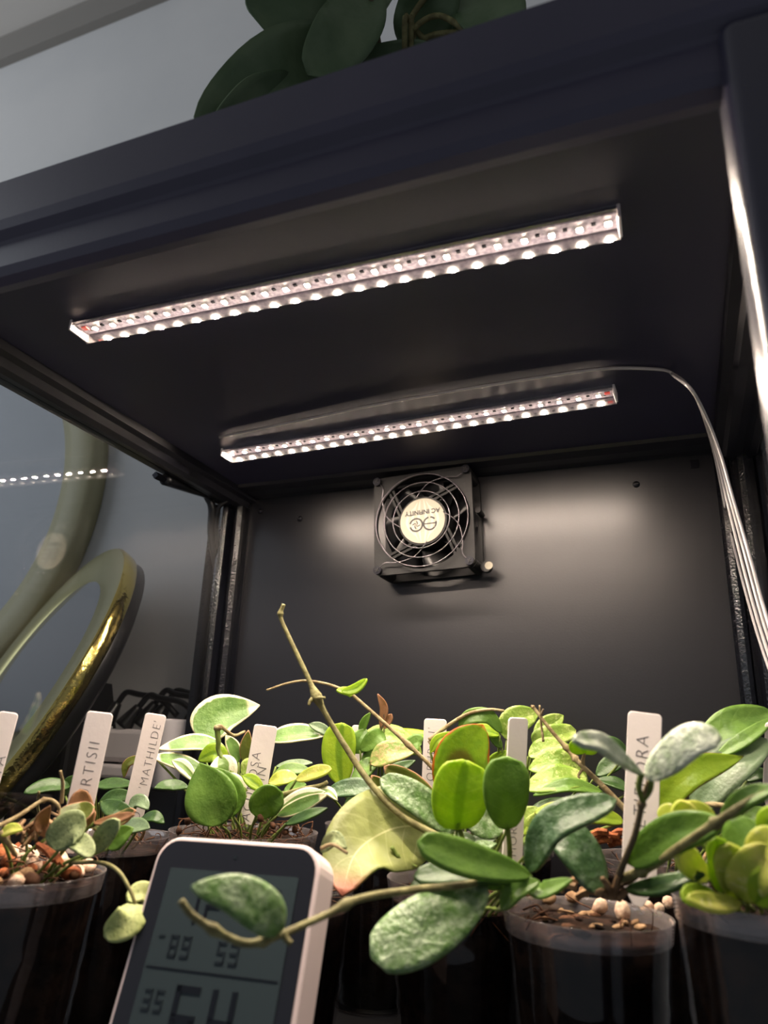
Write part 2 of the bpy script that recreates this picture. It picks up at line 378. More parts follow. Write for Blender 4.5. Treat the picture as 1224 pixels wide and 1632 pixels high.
# ================================================================ LED bars
led_mesh = None
def led_bar(Afront, Bfront, Aback, Bback, label, nled, red_end):
    global led_mesh
    z0 = 0.0; a = on(*Afront, z=-.004); b_ = on(*Bfront, z=-.004); c = on(*Aback, z=-.004); d = on(*Bback, z=-.004)
    A = (a + c) / 2; B = (b_ + d) / 2; w = ((c - a).length + (d - b_).length) / 2
    X = (B - A).normalized(); X.z = 0; X.normalize(); Y = Vector((-X.y, X.x, 0)); L = (B - A).length
    O = (A + B) / 2; O.z = 0
    t = thing('light_bar', O, label, 'light bar', 'light bars under the cabinet top')
    mt = frame(O, X, Y, Vector((0, 0, 1)))
    def LB(name, lo, hi, mat, bev=0.0, par=t): return bx(name, lo, hi, mat, par, bev, mt)
    h = w / 2
    LB('base_plate', (-L / 2, -h, -.0018), (L / 2, h * .62, -.0001), M['alu'])
    # clear side walls of the profile; the rear one mirrors the diodes
    LB('clear_side_wall', (-L / 2, h * .62, -.0076), (L / 2, h * .62 + .0004, -.0001), M['clearwall'])
    LB('clear_side_wall', (-L / 2, -h - .0004, -.0040), (L / 2, -h, -.0001), M['clearwall'])
    pb = LB('circuit_board', (-L / 2 + .001, -h * .7, -.0024), (L / 2 - .001, h * .5, -.0018), M['pcb'])
    for s in (-1, 1):
        LB('end_cap', (s * L / 2 - .0007, -h - .0006, -.0064), (s * L / 2 + .0007, h * .62 + .0006, -.0001), M['whitep'], .0003)
    s = red_end
    LB('solder_pad', (s * (L / 2 - .0045) - .0016, -h * .45, -.0031), (s * (L / 2 - .0045) + .0016, -h * .05, -.0024), M['redsolder'], .0002)
    LB('solder_pad', (s * (L / 2 - .0065) - .0009, -h * .0, -.0029), (s * (L / 2 - .0065) + .0009, h * .2, -.0024), M['alu'], .0002)
    if led_mesh is None:
        b = nb(); box(b, (-.00115, -.00115, -.0007), (.00115, .00115, 0), .0002)
        led_mesh = bpy.data.meshes.new('led'); b.to_mesh(led_mesh); b.free(); led_mesh.materials.append(M['ledhalo']); led_mesh.materials.append(M['led'])
        for f in led_mesh.polygons: f.material_index = 1 if f.normal.z < -.9 else 0
    m0, m1 = (.010, .0045) if red_end < 0 else (.0045, .010)
    for i in range(nled):
        x = -L / 2 + m0 + (L - m0 - m1) * i / (nled - 1)
        o = bpy.data.objects.new('led', led_mesh); COL.objects.link(o); o.parent = t
        o.location = (X * x + Y * (-h * .05)) + Vector((0, 0, -.0024)); o.rotation_euler = (0, 0, math.atan2(X.y, X.x))
    # resistors between diodes
    for i in range(nled - 1):
        x = -L / 2 + m0 + (L - m0 - m1) * (i + .5) / (nled - 1)
        LB('resistor', (x - .0009, -h * .35, -.0029), (x + .0009, -h * .15, -.0024), M['screw'], par=t)
    return t
led_bar((112, 520), (988, 338), (145, 543), (988, 377), 'front light bar of warm diodes under the cabinet top, nearer the camera', 24, -1)
led_bar((352, 722), (980, 622), (372, 733), (982, 638), 'rear light bar of warm diodes under the cabinet top, above the fan', 24, 1)

# ================================================================ fan
fc = Vector((-0.0200, -0.03, -0.0450)); FR = 0.045
fan = thing('cabinet_fan', (fc.x, -0.014, fc.z), 'square black cooling fan with wire guard and round cream sticker on back panel', 'fan')
fm = frame(Vector((fc.x, 0, fc.z)), Vector((math.cos(FR), 0, math.sin(FR))), Vector((0, 1, 0)), Vector((-math.sin(FR), 0, math.cos(FR))))
def ring_plate(y0, y1, half, r, seg=64):
    b = nb(); cr = .006
    def sq(a):
        c, s = math.cos(a), math.sin(a); k = half / max(abs(c), abs(s)); x, z = c * k, s * k
        # round the corners
        ax, az = abs(x), abs(z)
        if ax > half - cr and az > half - cr:
            v = Vector((ax - (half - cr), az - (half - cr))); v = v.normalized() * cr if v.length > cr else v
            ax, az = half - cr + v.x, half - cr + v.y
        return math.copysign(ax, x), math.copysign(az, z)
    R_ = []
    for j in range(seg):
        a = 2 * math.pi * (j + .5) / seg; x, z = sq(a)
        R_.append([b.verts.new(fm @ Vector(q)) for q in ((x, y0, z), (x, y1, z), (r * math.cos(a), y1, r * math.sin(a)), (r * math.cos(a), y0, r * math.sin(a)))])
    for j in range(seg):
        A, B = R_[j], R_[(j + 1) % seg]
        for k in range(4): b.faces.new((A[k], B[k], B[(k + 1) % 4], A[(k + 1) % 4]))
    return b
mesh_obj('front_flange', ring_plate(-.0290, -.0255, .040, .0378), M['blackm'], fan)
mesh_obj('rear_flange', ring_plate(-.0045, -.0005, .040, .0378), M['blackm'], fan)
b = nb(); lathe(b, [(.0378, -.0256), (.0392, -.0256), (.0392, -.0044), (.0378, -.0044)], fm @ Vector((0, 0, 0)), 48, fm.to_3x3() @ Matrix.Rotation(math.radians(-90), 3, 'X') @ Matrix.Diagonal((1, 1, -1)), closed=True)
mesh_obj('duct', b, M['blackm'], fan, True)
def fcyl(name, x, z, r, y0, y1, mat, parent=fan, seg=24, dome=0):
    b = nb(); A = [b.verts.new(fm @ Vector((x + r * math.cos(2 * math.pi * j / seg), y0, z + r * math.sin(2 * math.pi * j / seg)))) for j in range(seg)]
    B = [b.verts.new(fm @ Vector((x + r * math.cos(2 * math.pi * j / seg), y1, z + r * math.sin(2 * math.pi * j / seg)))) for j in range(seg)]
    for j in range(seg): b.faces.new((A[j], A[(j + 1) % seg], B[(j + 1) % seg], B[j]))
    b.faces.new(A); b.faces.new(B)
    return mesh_obj(name, b, mat, parent)
fcyl('hub', 0, 0, .0195, -.0285, -.004, M['blackm'], seg=40)
for k in range(4):
    a = math.radians(90 * k + 22); n_ = Vector((-math.sin(a), 0, math.cos(a))); d_ = Vector((math.cos(a), 0, math.sin(a)))
    for off in (.012, .0152):
        b = nb(); p0 = d_ * .010 + n_ * off; p1 = d_ * .0365 + n_ * off
        for q0, q1 in ((p0, p1),):
            vs = [fm @ (q + n_ * s + Vector((0, y, 0))) for q in (q0, q1) for s, y in ((-.0009, -.0275), (.0009, -.0275), (.0009, -.0235), (-.0009, -.0235))]
            V = [b.verts.new(v) for v in vs]
            for f in ((0, 1, 2, 3), (7, 6, 5, 4), (0, 4, 5, 1), (1, 5, 6, 2), (2, 6, 7, 3), (3, 7, 4, 0)): b.faces.new([V[i] for i in f])
        mesh_obj('strut', b, M['blackm'], fan)
for k in range(7):   # blades behind the struts
    b = nb(); rows = []
    a0 = 2 * math.pi * k / 7
    for i in range(6):
        r = .0195 + (.0365 - .0195) * i / 5
        row = []
        for j in range(5):
            a = a0 + (j / 4) * .72 + i * .05; y = -.020 + .013 * j / 4
            row.append(b.verts.new(fm @ Vector((r * math.cos(a), y, r * math.sin(a)))))
        rows.append(row)
    for i in range(5):
        for j in range(4): b.faces.new((rows[i][j], rows[i][j + 1], rows[i + 1][j + 1], rows[i + 1][j]))
    o = mesh_obj('blade', b, M['black'], fan, True); md = o.modifiers.new('s', 'SOLIDIFY'); md.thickness = .0009
for r in (.0370, .0300, .0238 - .0010):
    b = nb(); ring = [Vector((r * math.cos(2 * math.pi * j / 56), -.0325, r * math.sin(2 * math.pi * j / 56))) for j in range(57)]
    tube(b, [fm @ q for q in ring], .00048, 6, 112, False); mesh_obj('guard_ring', b, M['wire'], fan, True)
for k in range(4):   # curved guard spokes from the screw eyes in to the hub
    c0_ = 45 + 90 * k; ca = math.radians(c0_)
    pts = [fm @ Vector((.0363 * math.copysign(1, math.cos(ca)), -.0305, .0363 * math.copysign(1, math.sin(ca))))]
    for dr, r in ((1, .0435), (12, .0380), (30, .0305), (44, .0235), (58, .0180)):
        aa = math.radians(c0_ + dr); pts.append(fm @ Vector((r * math.cos(aa), -.0318, r * math.sin(aa))))
    b = nb(); tube(b, pts, .00042, 6, 30); mesh_obj('guard_spoke', b, M['wire'], fan, True)
for sx in (-1, 1):
    for sz in (-1, 1):
        s = fcyl('screw', sx * .0363, sz * .0363, .0032, -.0325, -.0290, M['screw'], seg=20)
        for q in (0, 1):
            m2 = fm @ Matrix.Translation((sx * .0363, -.0327, sz * .0363)) @ Matrix.Rotation(math.radians(30 + 90 * q), 4, 'Y')
            bx('cross_slot', (-.0018, -.0003, -.00035), (.0018, .0003, .00035), M['ink'], s, 0, m2)
        fcyl('screw_boss', sx * .0355, sz * .0355, .0045, -.0255, -.0045, M['blackm'], seg=16)
stk = fcyl('sticker', 0, 0, .0180, -.0291, -.0286, M['cream'], seg=48)
# pale lengthwise stripes fanning over the sticker
for xx in (-.0125, -.008, -.003, .003, .008, .0125):
    h_ = math.sqrt(.0172 ** 2 - xx ** 2); pts = [fm @ Vector((xx * math.cos(t_ * 1.1), -.02915, h_ * t_)) for t_ in (-1, -.5, 0, .5, 1)]
    b = nb()
    P_ = catmull(pts, 12); V = []
    for i, p in enumerate(P_):
        wd = .0011 * (1 - (abs(i / 12 - .5) * 2) ** 2 * .8)
        V.append((b.verts.new(p + Vector((-wd, 0, 0))), b.verts.new(p + Vector((wd, 0, 0)))))
    for i in range(12): b.faces.new((V[i][0], V[i][1], V[i + 1][1], V[i + 1][0]))
    mesh_obj('sticker_stripe', b, M['cream2'], stk)
# the print is upside down on the fan
tm = fm @ Matrix.Translation((.0002, -.0293, .0070)) @ Matrix.Rotation(math.pi, 4, 'Y') @ Matrix.Rotation(math.radians(90), 4, 'X')
text_mesh('lettering', 'AC INFINITY', .0050, tm, M['ink'], stk, align='CENTER', bold=.00013)
def arc(cx, cz, r, a0, a1, w=.0013, n=28):
    b = nb(); V = []
    for i in range(n + 1):
        a = math.radians(a0 + (a1 - a0) * i / n)
        V.append([b.verts.new(fm @ Vector((cx + q * math.cos(a), -.0293, cz + q * math.sin(a)))) for q in (r - w / 2, r + w / 2)])
    for i in range(n): b.faces.new((V[i][0], V[i][1], V[i + 1][1], V[i + 1][0]))
    return mesh_obj('logo_arc', b, M['ink'], stk)
arc(-.0050, -.0030, .0050, 25, 165); arc(-.0050, -.0030, .0050, 195, 335)
arc(-.0050, -.0030, .0050, -30, 30)
arc(.0060, -.0030, .0050, 40, 85); arc(.0060, -.0030, .0050, 100, 320)
arc(.0060, -.0030, .0050, -38, 15)
b = nb(); box(b, (.0012, -.0294, -.0034), (.0108, -.0292, -.0026), mtx=fm); mesh_obj('logo_bar', b, M['ink'], stk)
for k in range(4):
    a = k * 90
    b = nb(); V = []
    for i in range(7):
        f = i / 6; aa = math.radians(a + f * 90); rr = .0003 + .0026 * f; wd = .0005
        V.append([b.verts.new(fm @ Vector((-.0050 + (rr + q) * math.cos(aa), -.0293, -.0030 + (rr + q) * math.sin(aa)))) for q in (-wd, wd)])
    for i in range(6): b.faces.new((V[i][0], V[i][1], V[i + 1][1], V[i + 1][0]))
    mesh_obj('logo_blade', b, M['ink'], stk)
g = fcyl('cord_grommet', .0445, -.0375, .0042, -.016, -.011, M['black'], seg=20)
fcyl('cord_end', .0468, -.0372, .0030, -.0165, -.0155, M['cream'], g, seg=20)
fcyl('side_clip', .0415, .006, .0022, -.02, -.006, M['blackm'], seg=12)

# ================================================================ plant pots
def cup(parent, c, r, h=0.086, ribs=True, zr=None, rimh=.006):
    z0 = SH + .0006; zt = zr; h = zt - z0; rb = r * .74
    def R(t): return rb + (r * .965 - rb) * t
    prof = [(0.0, z0 + .002), (rb * .9, z0 + .002), (rb * .97, z0), (rb, z0 + .002)]
    N = 16
    for i in range(1, N):
        t = i / N; prof.append((R(t) + (.0006 if (ribs and i % 2 and t < .8) else 0), z0 + h * .94 * t))
    prof += [(r * .965, z0 + h * .93)]
    b = nb(); lathe(b, prof, (c[0], c[1], 0), 56); o = mesh_obj('cup', b, M['cup'], parent, True)
    b = nb(); rp = [(r * .965, zt - rimh * 1.4)]
    for i in range(13):
        f = i / 12; rp.append((r * (.972 + .034 * f) + .00045 * math.cos(i * math.pi), zt - rimh * (1.3 - 1.25 * f)))
    rp += [(r * 1.01, zt), (r * .985, zt - .0006), (r * .972, zt - rimh * .6), (r * .955, zt - rimh * 1.1)]
    lathe(b, rp, (c[0], c[1], 0), 56); mesh_obj('rim', b, M['cuprim'], o, True)
    return R, z0, h
def soil(parent, c, r, zt, R, z0, h, mat='soil', mound=.004, drop=.010):
    b = nb(); zs = zt - drop
    prof = [(0.0, z0 + .003)] + [(R(t) - .0013, z0 + .003 + (zs - z0 - .003) * t) for t in (0, .25, .5, .75, 1)]
    rings = lathe(b, prof[1:], (c[0], c[1], 0), 40)
    # lumpy top
    last = rings[-1]; seed = random.random() * 50
    for k in (0.85, .65, .45, .25, .08):
        ring = []
        for j in range(40):
            a = 2 * math.pi * j / 40; rr = (R(1) - .0013) * k; x, y = c[0] + rr * math.cos(a), c[1] + rr * math.sin(a)
            z = zs + mound * (1 - k) + .0022 * noise.noise(Vector((x * 160 + seed, y * 160, 0)))
            ring.append(b.verts.new((x, y, z)))
        for j in range(40): b.faces.new((last[j], last[(j + 1) % 40], ring[(j + 1) % 40], ring[j]))
        last = ring
    b.faces.new(last); b.faces.new(rings[0][::-1])
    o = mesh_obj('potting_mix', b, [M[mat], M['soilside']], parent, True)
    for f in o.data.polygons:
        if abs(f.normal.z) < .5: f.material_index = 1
    return o
def fibres(parent, c, r, z, n=60, mat='fibre', spread=.9, hmax=.008, rad=.00035):
    b = nb()
    for _ in range(n):
        a = random.random() * 6.283; rr = r * spread * math.sqrt(random.random()); p = Vector((c[0] + rr * math.cos(a), c[1] + rr * math.sin(a), z - .002))
        pts = [p]
        d = Vector((random.uniform(-1, 1), random.uniform(-1, 1), random.uniform(-.1, .9))).normalized() * random.uniform(.004, .009)
        for i in range(3):
            p = p + d; p = Vector((p.x, p.y, min(p.z, z + hmax))); d = (d + Vector((random.uniform(-1, 1), random.uniform(-1, 1), random.uniform(-1, .4))) * .005)
            q = Vector((p.x - c[0], p.y - c[1])); 
            if q.length > r * .93: q = q.normalized() * r * .93; p = Vector((c[0] + q.x, c[1] + q.y, p.z))
            pts.append(p)
        tube(b, pts, rad * random.uniform(.6, 1.4), 4, 6)
    o = mesh_obj('root_fibres', b, M[mat], parent, True); o['kind'] = 'stuff'; return o
def chunk(name, p, size, mat, parent, flat=(1, 1, .75), long=1.0):
    b = nb(); bmesh.ops.create_icosphere(b, subdivisions=2, radius=size); sd = random.random() * 99
    rot = Euler([random.uniform(0, 6.28) for _ in range(3)]).to_matrix() if long == 1 else Euler((random.uniform(-.4, .4), random.uniform(-.3, .3), random.uniform(0, 3.14))).to_matrix()
    for v in b.verts:
        q = v.co.copy(); q *= 1 + .28 * noise.noise(q / size * 1.1 + Vector((sd, 0, 0)))
        q = Vector((q.x * flat[0] * long, q.y * flat[1], q.z * flat[2])); v.co = p + rot @ q
    return mesh_obj(name, b, M[mat], parent, True)

# ---------------------------------------------------------------- leaves
def leaf(parent, pts, wpx, mat='mid', tilt=25, a=.75, b=.85, cup_=.18, wave=.0, thick=.0009, ymin=None, roll=0, lab=None):
    P = [at(*q) for q in pts]; dm = sum(q[2] for q in pts) / len(pts)
    NT_, NS = 18, 8
    C = catmull(P, NT_)
    L = sum((C[i + 1] - C[i]).length for i in range(NT_))
    W_ = wpx * dm / FPX / 2 / max(.3, math.cos(math.radians(tilt)))
    bmx = nb(); uvl = bmx.loops.layers.uv.new('UVMap')
    pk = a / (a + b); mx = (pk ** a) * ((1 - pk) ** b); rows = []; sd = random.random() * 90; wprev = None
    sm = (C[NT_ // 2 + 1] - C[NT_ // 2 - 1]).normalized(); vm = (CAMP - C[NT_ // 2]).normalized(); wm = sm.cross((vm - sm * vm.dot(sm)).normalized()).normalized()
    if wm.z > 0: wm = -wm
    for i, p in enumerate(C):
        t = i / NT_
        tt = min(max(t, .0), 1.0)
        s = (C[min(i + 1, NT_)] - C[max(i - 1, 0)]).normalized()
        view = (CAMP - p).normalized(); n0 = (view - s * view.dot(s)).normalized(); w0 = s.cross(n0).normalized()
        if w0.dot(wm) < 0: w0 = -w0
        # n tilted upward by `tilt`
        A = math.radians(tilt); n = n0 * math.cos(A) - w0 * math.sin(A); w = s.cross(n).normalized()
        if w.dot(w0) < 0: w = -w
        ww = W_ * (max(tt, 1e-4) ** a) * (max(1 - tt, 1e-4) ** b) / mx
        ww = max(ww, .00025)
        row = []
        for j in range(NS + 1):
            x = j / NS * 2 - 1
            z = cup_ * ww * (abs(x) ** 1.6) - .04 * ww * math.exp(-(x / .16) ** 2)
            z += wave * ww * math.sin(t * 13 + sd + x * 1.3) * abs(x) + .05 * ww * noise.noise(Vector((t * 4, x * 2, sd)))
            row.append(bmx.verts.new(p + w * (x * ww) + n * z))
        rows.append(row)
    for i in range(NT_):
        for j in range(NS):
            f = bmx.faces.new((rows[i][j], rows[i][j + 1], rows[i + 1][j + 1], rows[i + 1][j]))
            for lp, (ii, jj) in zip(f.loops, ((i, j), (i, j + 1), (i + 1, j + 1), (i + 1, j))):
                lp[uvl].uv = (jj / NS, ii / NT_)
    o = mesh_obj('leaf', bmx, LM[mat], parent, True, recalc=False)
    md = o.modifiers.new('thickness', 'SOLIDIFY'); md.thickness = thick; md.offset = 0
    if lab: o['label'] = lab
    return o
def stem(parent, pts, r0, r1, mat='stem', knots=(), name='stem'):
    P = [p if isinstance(p, Vector) else at(*p) for p in pts]
    return tube_obj(name, P, lambda f: r0 + (r1 - r0) * f, M[mat], parent, 8, max(10, 8 * (len(P) - 1)), knots)

POTS = {}
def pot_plant(key, c, r, zr, label, group='clear cups of small plants on the shelf', soilmat='soil', drop=.010, nfib=50, mound=.004, name='potted_plant'):
    t = thing(name, (c[0], c[1], SH), label, 'plant', group)
    R, z0, h = cup(t, c, r, zr=zr)
    soil(t, c, r, zr, R, z0, h, soilmat, mound, drop)
    if nfib: fibres(t, c, r, zr - drop + mound * .5, nfib)
    POTS[key] = (t, c, r, zr - drop)
    return t
def pet(key, leafpts, mat='stemgreen', r=.0007, j=.35):
    # petiole from the leaf's base down into the pot
    t, c, rr, zs = POTS[key]; p = at(*leafpts[0])
    q = Vector((c[0] + (p.x - c[0]) * .35 + random.uniform(-1, 1) * rr * j * .5, c[1] + (p.y - c[1]) * .35 + random.uniform(-1, 1) * rr * j * .5, zs - .002))
    k = Vector((c[0], c[1])); dd = Vector((q.x, q.y)) - k
    if dd.length > rr * .8: dd = dd.normalized() * rr * .8; q.x, q.y = k.x + dd.x, k.y + dd.y
    m = (p + q) / 2 + Vector((random.uniform(-.003, .003), random.uniform(-.003, .003), .002))
    tube_obj('petiole', [q, m, p], r, M[mat], t, 6, 8)
def LV(key, pts, w, mat='mid', tilt=25, a=.75, b=.85, stalk=True, **kw):
    o = leaf(POTS[key][0], pts, w, mat, tilt, a, b, **kw)
    if stalk: pet(key, pts)
    return o

# ---- pot 1: front left, speckled trailing plant
pot_plant('p1', (-.1255, -.262), .0375, -.2690, 'front left clear cup of trailing plant with small grey speckled leaves', drop=.004, nfib=40)
t1 = POTS['p1'][0]
for (u, v, s, m) in ((40, 1356, .004, 'stone'), (0, 1366, .005, 'bark'), (84, 1360, .0036, 'bark'), (98, 1366, .003, 'stone'), (28, 1352, .003, 'bark'), (18, 1362, .0042, 'stone'), (34, 1372, .0038, 'stone'), (52, 1366, .0034, 'stone'), (8, 1352, .004, 'bark'), (14, 1375, .0042, 'bark'), (124, 1374, .003, 'stone'), (140, 1378, .0028, 'stone'), (48, 1378, .003, 'stone'), (30, 1410, .0034, 'stone'), (46, 1412, .0034, 'stone'), (18, 1408, .003, 'stone'), (105, 1378, .003, 'stone'), (66, 1352, .0032, 'stone')):
    if v > 1400: continue
    chunk('stone' if m == 'stone' else 'bark_chip', on(u, v, z=-.2680), s, m, t1)
for _ in range(30):
    a_ = random.random() * 6.28; rr = .033 * math.sqrt(random.random()); m_ = random.choice(('root', 'fibre', 'stone', 'bark', 'stone'))
    chunk('stone' if m_ == 'stone' else 'bark_chip', Vector((-.1255 + rr * math.cos(a_), -.262 + rr * math.sin(a_), -.2685)), random.uniform(.0025, .0042), m_, t1, (1, .8, .7), 1.2)
for (u, v) in ((74, 1362), (82, 1366), (90, 1370)):
    b = nb(); A_, B_ = at(u - 14, v - 16, .312), at(u + 12, v + 10, .304); tube(b, [A_, (A_ + B_) / 2 + Vector((0, 0, .001)), B_], lambda f: .0016 * (1 - .6 * abs(f - .4)), 5, 6); mesh_obj('bark_chip', b, M['bark'], t1)
stem(t1, [(-10, 1320, .30), (30, 1300, .31), (70, 1275, .32), (92, 1283, .32), (95, 1310, .32), (82, 1340, .32)], .0010, .0007, 'stemtan', (.4,))
stem(t1, [(0, 1325, .30), (14, 1345, .30), (24, 1362, .305)], .0012, .001, 'stemtan')
stem(t1, [(96, 1228, .33), (100, 1250, .33), (98, 1280, .33)], .0007, .0009, 'stemtan')
for k in range(16):
    u = random.uniform(5, 110); v = random.uniform(1318, 1350)
    stem(t1, [(u, v, .33), (u + random.uniform(-15, 15), v - random.uniform(5, 16), .325), (u + random.uniform(-30, 34), v + 8, .318)], .0009, .0007, 'root')
stem(t1, [(112, 1375, .305), (160, 1375, .295), (188, 1388, .285), (207, 1418, .28), (218, 1446, .278), (232, 1470, .278)], .0009, .0006, 'stem', (.85,))
leaf(t1, [(215, 1442, .278), (205, 1466, .270), (166, 1492, .268)], 50, 'specklight', 5, .45, .5, lab='pale speckled leaf hanging over the rim')
leaf(t1, [(203, 1436, .28), (228, 1422, .285), (258, 1440, .285)], 30, 'specklight', 25, .5, .55)
LV('p1', [(152, 1296, .315), (130, 1300, .318), (128, 1258, .320)], 44, 'brown', 5, .5, .5, stalk=False, lab='bronze brown leaf')
LV('p1', [(150, 1286, .312), (128, 1296, .310), (92, 1300, .305)], 30, 'olive', 35, .5, .45)
LV('p1', [(136, 1318, .300), (112, 1320, .298), (78, 1348, .296)], 52, 'speck', 8, .45, .42, thick=.0014, stalk=False, lab='round grey speckled leaf')
LV('p1', [(110, 1335, .300), (130, 1345, .296), (146, 1366, .292)], 30, 'speck', 20, .5, .5)
LV('p1', [(150, 1356, .304), (168, 1330, .300), (190, 1308, .298)], 32, 'speck', 15, .5, .5, lab='mottled olive leaf')
LV('p1', [(172, 1352, .312), (190, 1335, .312), (212, 1320, .312)], 30, 'mid', 30)
LV('p1', [(150, 1312, .31), (185, 1306, .305), (214, 1298, .302)], 14, 'brown', 40, .6, .6)
LV('p1', [(40, 1335, .33), (60, 1318, .33), (76, 1300, .33)], 26, 'speck', 30)
LV('p1', [(0, 1330, .30), (18, 1322, .30), (36, 1322, .30)], 16, 'yellow', 40)
LV('p1', [(75, 1335, .32), (66, 1310, .32), (80, 1284, .32)], 22, 'brown', 10)

# ---- pot 2: left, behind
pot_plant('p2', (-.166, -.155), .0355, -.2660, 'clear cup of glossy dark green leaved plant against the left glass', nfib=45, drop=.008)
LV('p2', [(112, 1252, .42), (78, 1252, .41), (38, 1264, .40)], 20, 'deep', 40, .6, .6, stalk=False)
stem(POTS['p2'][0], [(62, 1262, .40), (60, 1285, .42), (66, 1310, .43)], .0008, .0009, 'stem')
LV('p2', [(152, 1252, .41), (180, 1250, .41), (216, 1251, .41)], 17, 'deep', 45)
LV('p2', [(158, 1280, .40), (185, 1270, .40), (214, 1268, .40)], 22, 'deep', 30)
LV('p2', [(162, 1278, .385), (185, 1290, .38), (212, 1293, .38)], 28, 'deep', 20)
LV('p2', [(205, 1285, .385), (222, 1278, .385), (236, 1290, .38)], 22, 'dull', 30)
LV('p2', [(150, 1320, .36), (195, 1305, .355), (216, 1292, .35)], 20, 'olive', 45)
LV('p2', [(180, 1322, .37), (214, 1318, .365), (238, 1320, .36)], 24, 'dull', 40)
LV('p2', [(226, 1304, .375), (246, 1302, .37), (262, 1312, .37)], 16, 'deep', 40)
LV('p2', [(104, 1268, .42), (108, 1250, .42), (118, 1236, .42)], 16, 'deep', 20)
for (u, v, s) in ((225, 1350, .0022), (215, 1345, .0012), (243, 1362, .0012), (181, 1358, .003)):
    pp = at(u, v, .352); cc = POTS['p2'][1]; dd = Vector((pp.x - cc[0], pp.y - cc[1])); tt = (pp.z - SH) / .096; rr = .0355 * (.74 + .22 * tt) - .001
    dd = dd.normalized() * rr; chunk('perlite', Vector((cc[0] + dd.x, cc[1] + dd.y, pp.z)), s, 'stone', POTS['p2'][0])

# ---- pot 3: behind the meter, cream edged leaves
pot_plant('p3', (-.088, -.136), .0420, -.2600, 'clear cup behind the meter with cream edged and striped leaves', nfib=150, drop=.006, mound=.007)
V3 = 'p3'
LV(V3, [(318, 1178, .46), (350, 1140, .47), (414, 1124, .48)], 66, 'varieg', 12, .55, .9, thick=.0012, lab='large cream edged leaf standing up')
LV(V3, [(358, 1190, .44), (310, 1184, .43), (252, 1194, .42)], 24, 'varieg', 42, .75, .85, lab='long cream edged leaf')
LV(V3, [(424, 1178, .46), (470, 1170, .46), (524, 1170, .46)], 28, 'varieg', 42, .75, .85, lab='long cream edged leaf pointing right')
LV(V3, [(330, 1232, .42), (285, 1215, .42), (242, 1206, .41)], 24, 'varieg', 35)
LV(V3, [(312, 1245, .41), (292, 1222, .41), (274, 1212, .41)], 20, 'stripe', 25)
LV(V3, [(300, 1255, .40), (272, 1252, .40), (246, 1256, .39)], 16, 'deep', 45)
LV(V3, [(245, 1205, .42), (205, 1215, .42), (197, 1240, .42)], 13, 'olive', 20)
LV(V3, [(362, 1218, .42), (342, 1200, .42), (316, 1212, .42)], 30, 'lime', 20)
LV(V3, [(352, 1255, .405), (356, 1225, .405), (350, 1204, .41)], 44, 'stripe', 5, .7, .75)
LV(V3, [(352, 1316, .372), (335, 1265, .374), (318, 1216, .380)], 80, 'mid', -12, .7, 1.0, cup_=.25, thick=.0014, lab='large upright dark green leaf')
LV(V3, [(372, 1302, .378), (358, 1262, .380), (330, 1222, .385)], 60, 'mid', -8, .75, 1.0, cup_=.2)
LV(V3, [(408, 1302, .374), (424, 1278, .374), (450, 1264, .372)], 50, 'mid', -10, .5, .42, cup_=.25, lab='small round green leaf')
LV(V3, [(380, 1215, .44), (372, 1192, .44), (360, 1172, .44)], 22, 'varieg', 10)
LV(V3, [(392, 1218, .44), (392, 1192, .44), (396, 1164, .44)], 20, 'olive', 0)
LV(V3, [(392, 1268, .40), (374, 1248, .40), (360, 1232, .405)], 26, 'stripe', 15)
LV(V3, [(420, 1260, .39), (402, 1245, .39), (386, 1236, .39)], 20, 'lime', 25)
LV(V3, [(428, 1248, .41), (452, 1240, .41), (475, 1240, .41)], 22, 'yellow', 40)
LV(V3, [(438, 1232, .42), (466, 1226, .42), (498, 1230, .42)], 18, 'mid', 40)
LV(V3, [(440, 1222, .43), (470, 1218, .43), (498, 1216, .43)], 12, 'dull', 50)
LV(V3, [(472, 1243, .39), (500, 1232, .385), (528, 1226, .38)], 20, 'yellow', 30, .6, .5)
LV(V3, [(452, 1262, .40), (470, 1256, .40), (488, 1250, .40)], 18, 'mid', 40)
LV(V3, [(440, 1292, .38), (480, 1272, .375), (518, 1262, .37)], 24, 'stripe', 35, .75, .85)
LV(V3, [(442, 1300, .375), (480, 1284, .37), (522, 1266, .365)], 22, 'varieg', 25, .7, .75)
LV(V3, [(455, 1314, .365), (488, 1300, .36), (522, 1288, .36)], 15, 'deep', 35)
LV(V3, [(505, 1262, .38), (524, 1262, .378), (538, 1276, .375)], 14, 'stripe', 30)
LV(V3, [(385, 1232, .43), (398, 1222, .43), (412, 1230, .43)], 26, 'quilt', 20)
stem(POTS[V3][0], [(392, 1262, .40), (352, 1205, .41), (348, 1180, .41), (346, 1160, .41)], .0013, .0016, 'stemgreen')
stem(POTS[V3][0], [(346, 1160, .41), (352, 1158, .41), (372, 1172, .42), (390, 1166, .43)], .0014, .0008, 'stemtan')
chunk('flower_stub', at(348, 1160, .41), .0024, 'stemtan', POTS[V3][0])
stem(POTS[V3][0], [(445, 1268, .385), (480, 1258, .38), (510, 1252, .38), (522, 1246, .38)], .0013, .001, 'stem')
for (u, v) in ((415, 1300), (435, 1312), (455, 1322), (470, 1318), (300, 1305), (285, 1320)):
    chunk('bark_chip', at(u, v + 4, .372), .0020, 'fibre', POTS[V3][0])

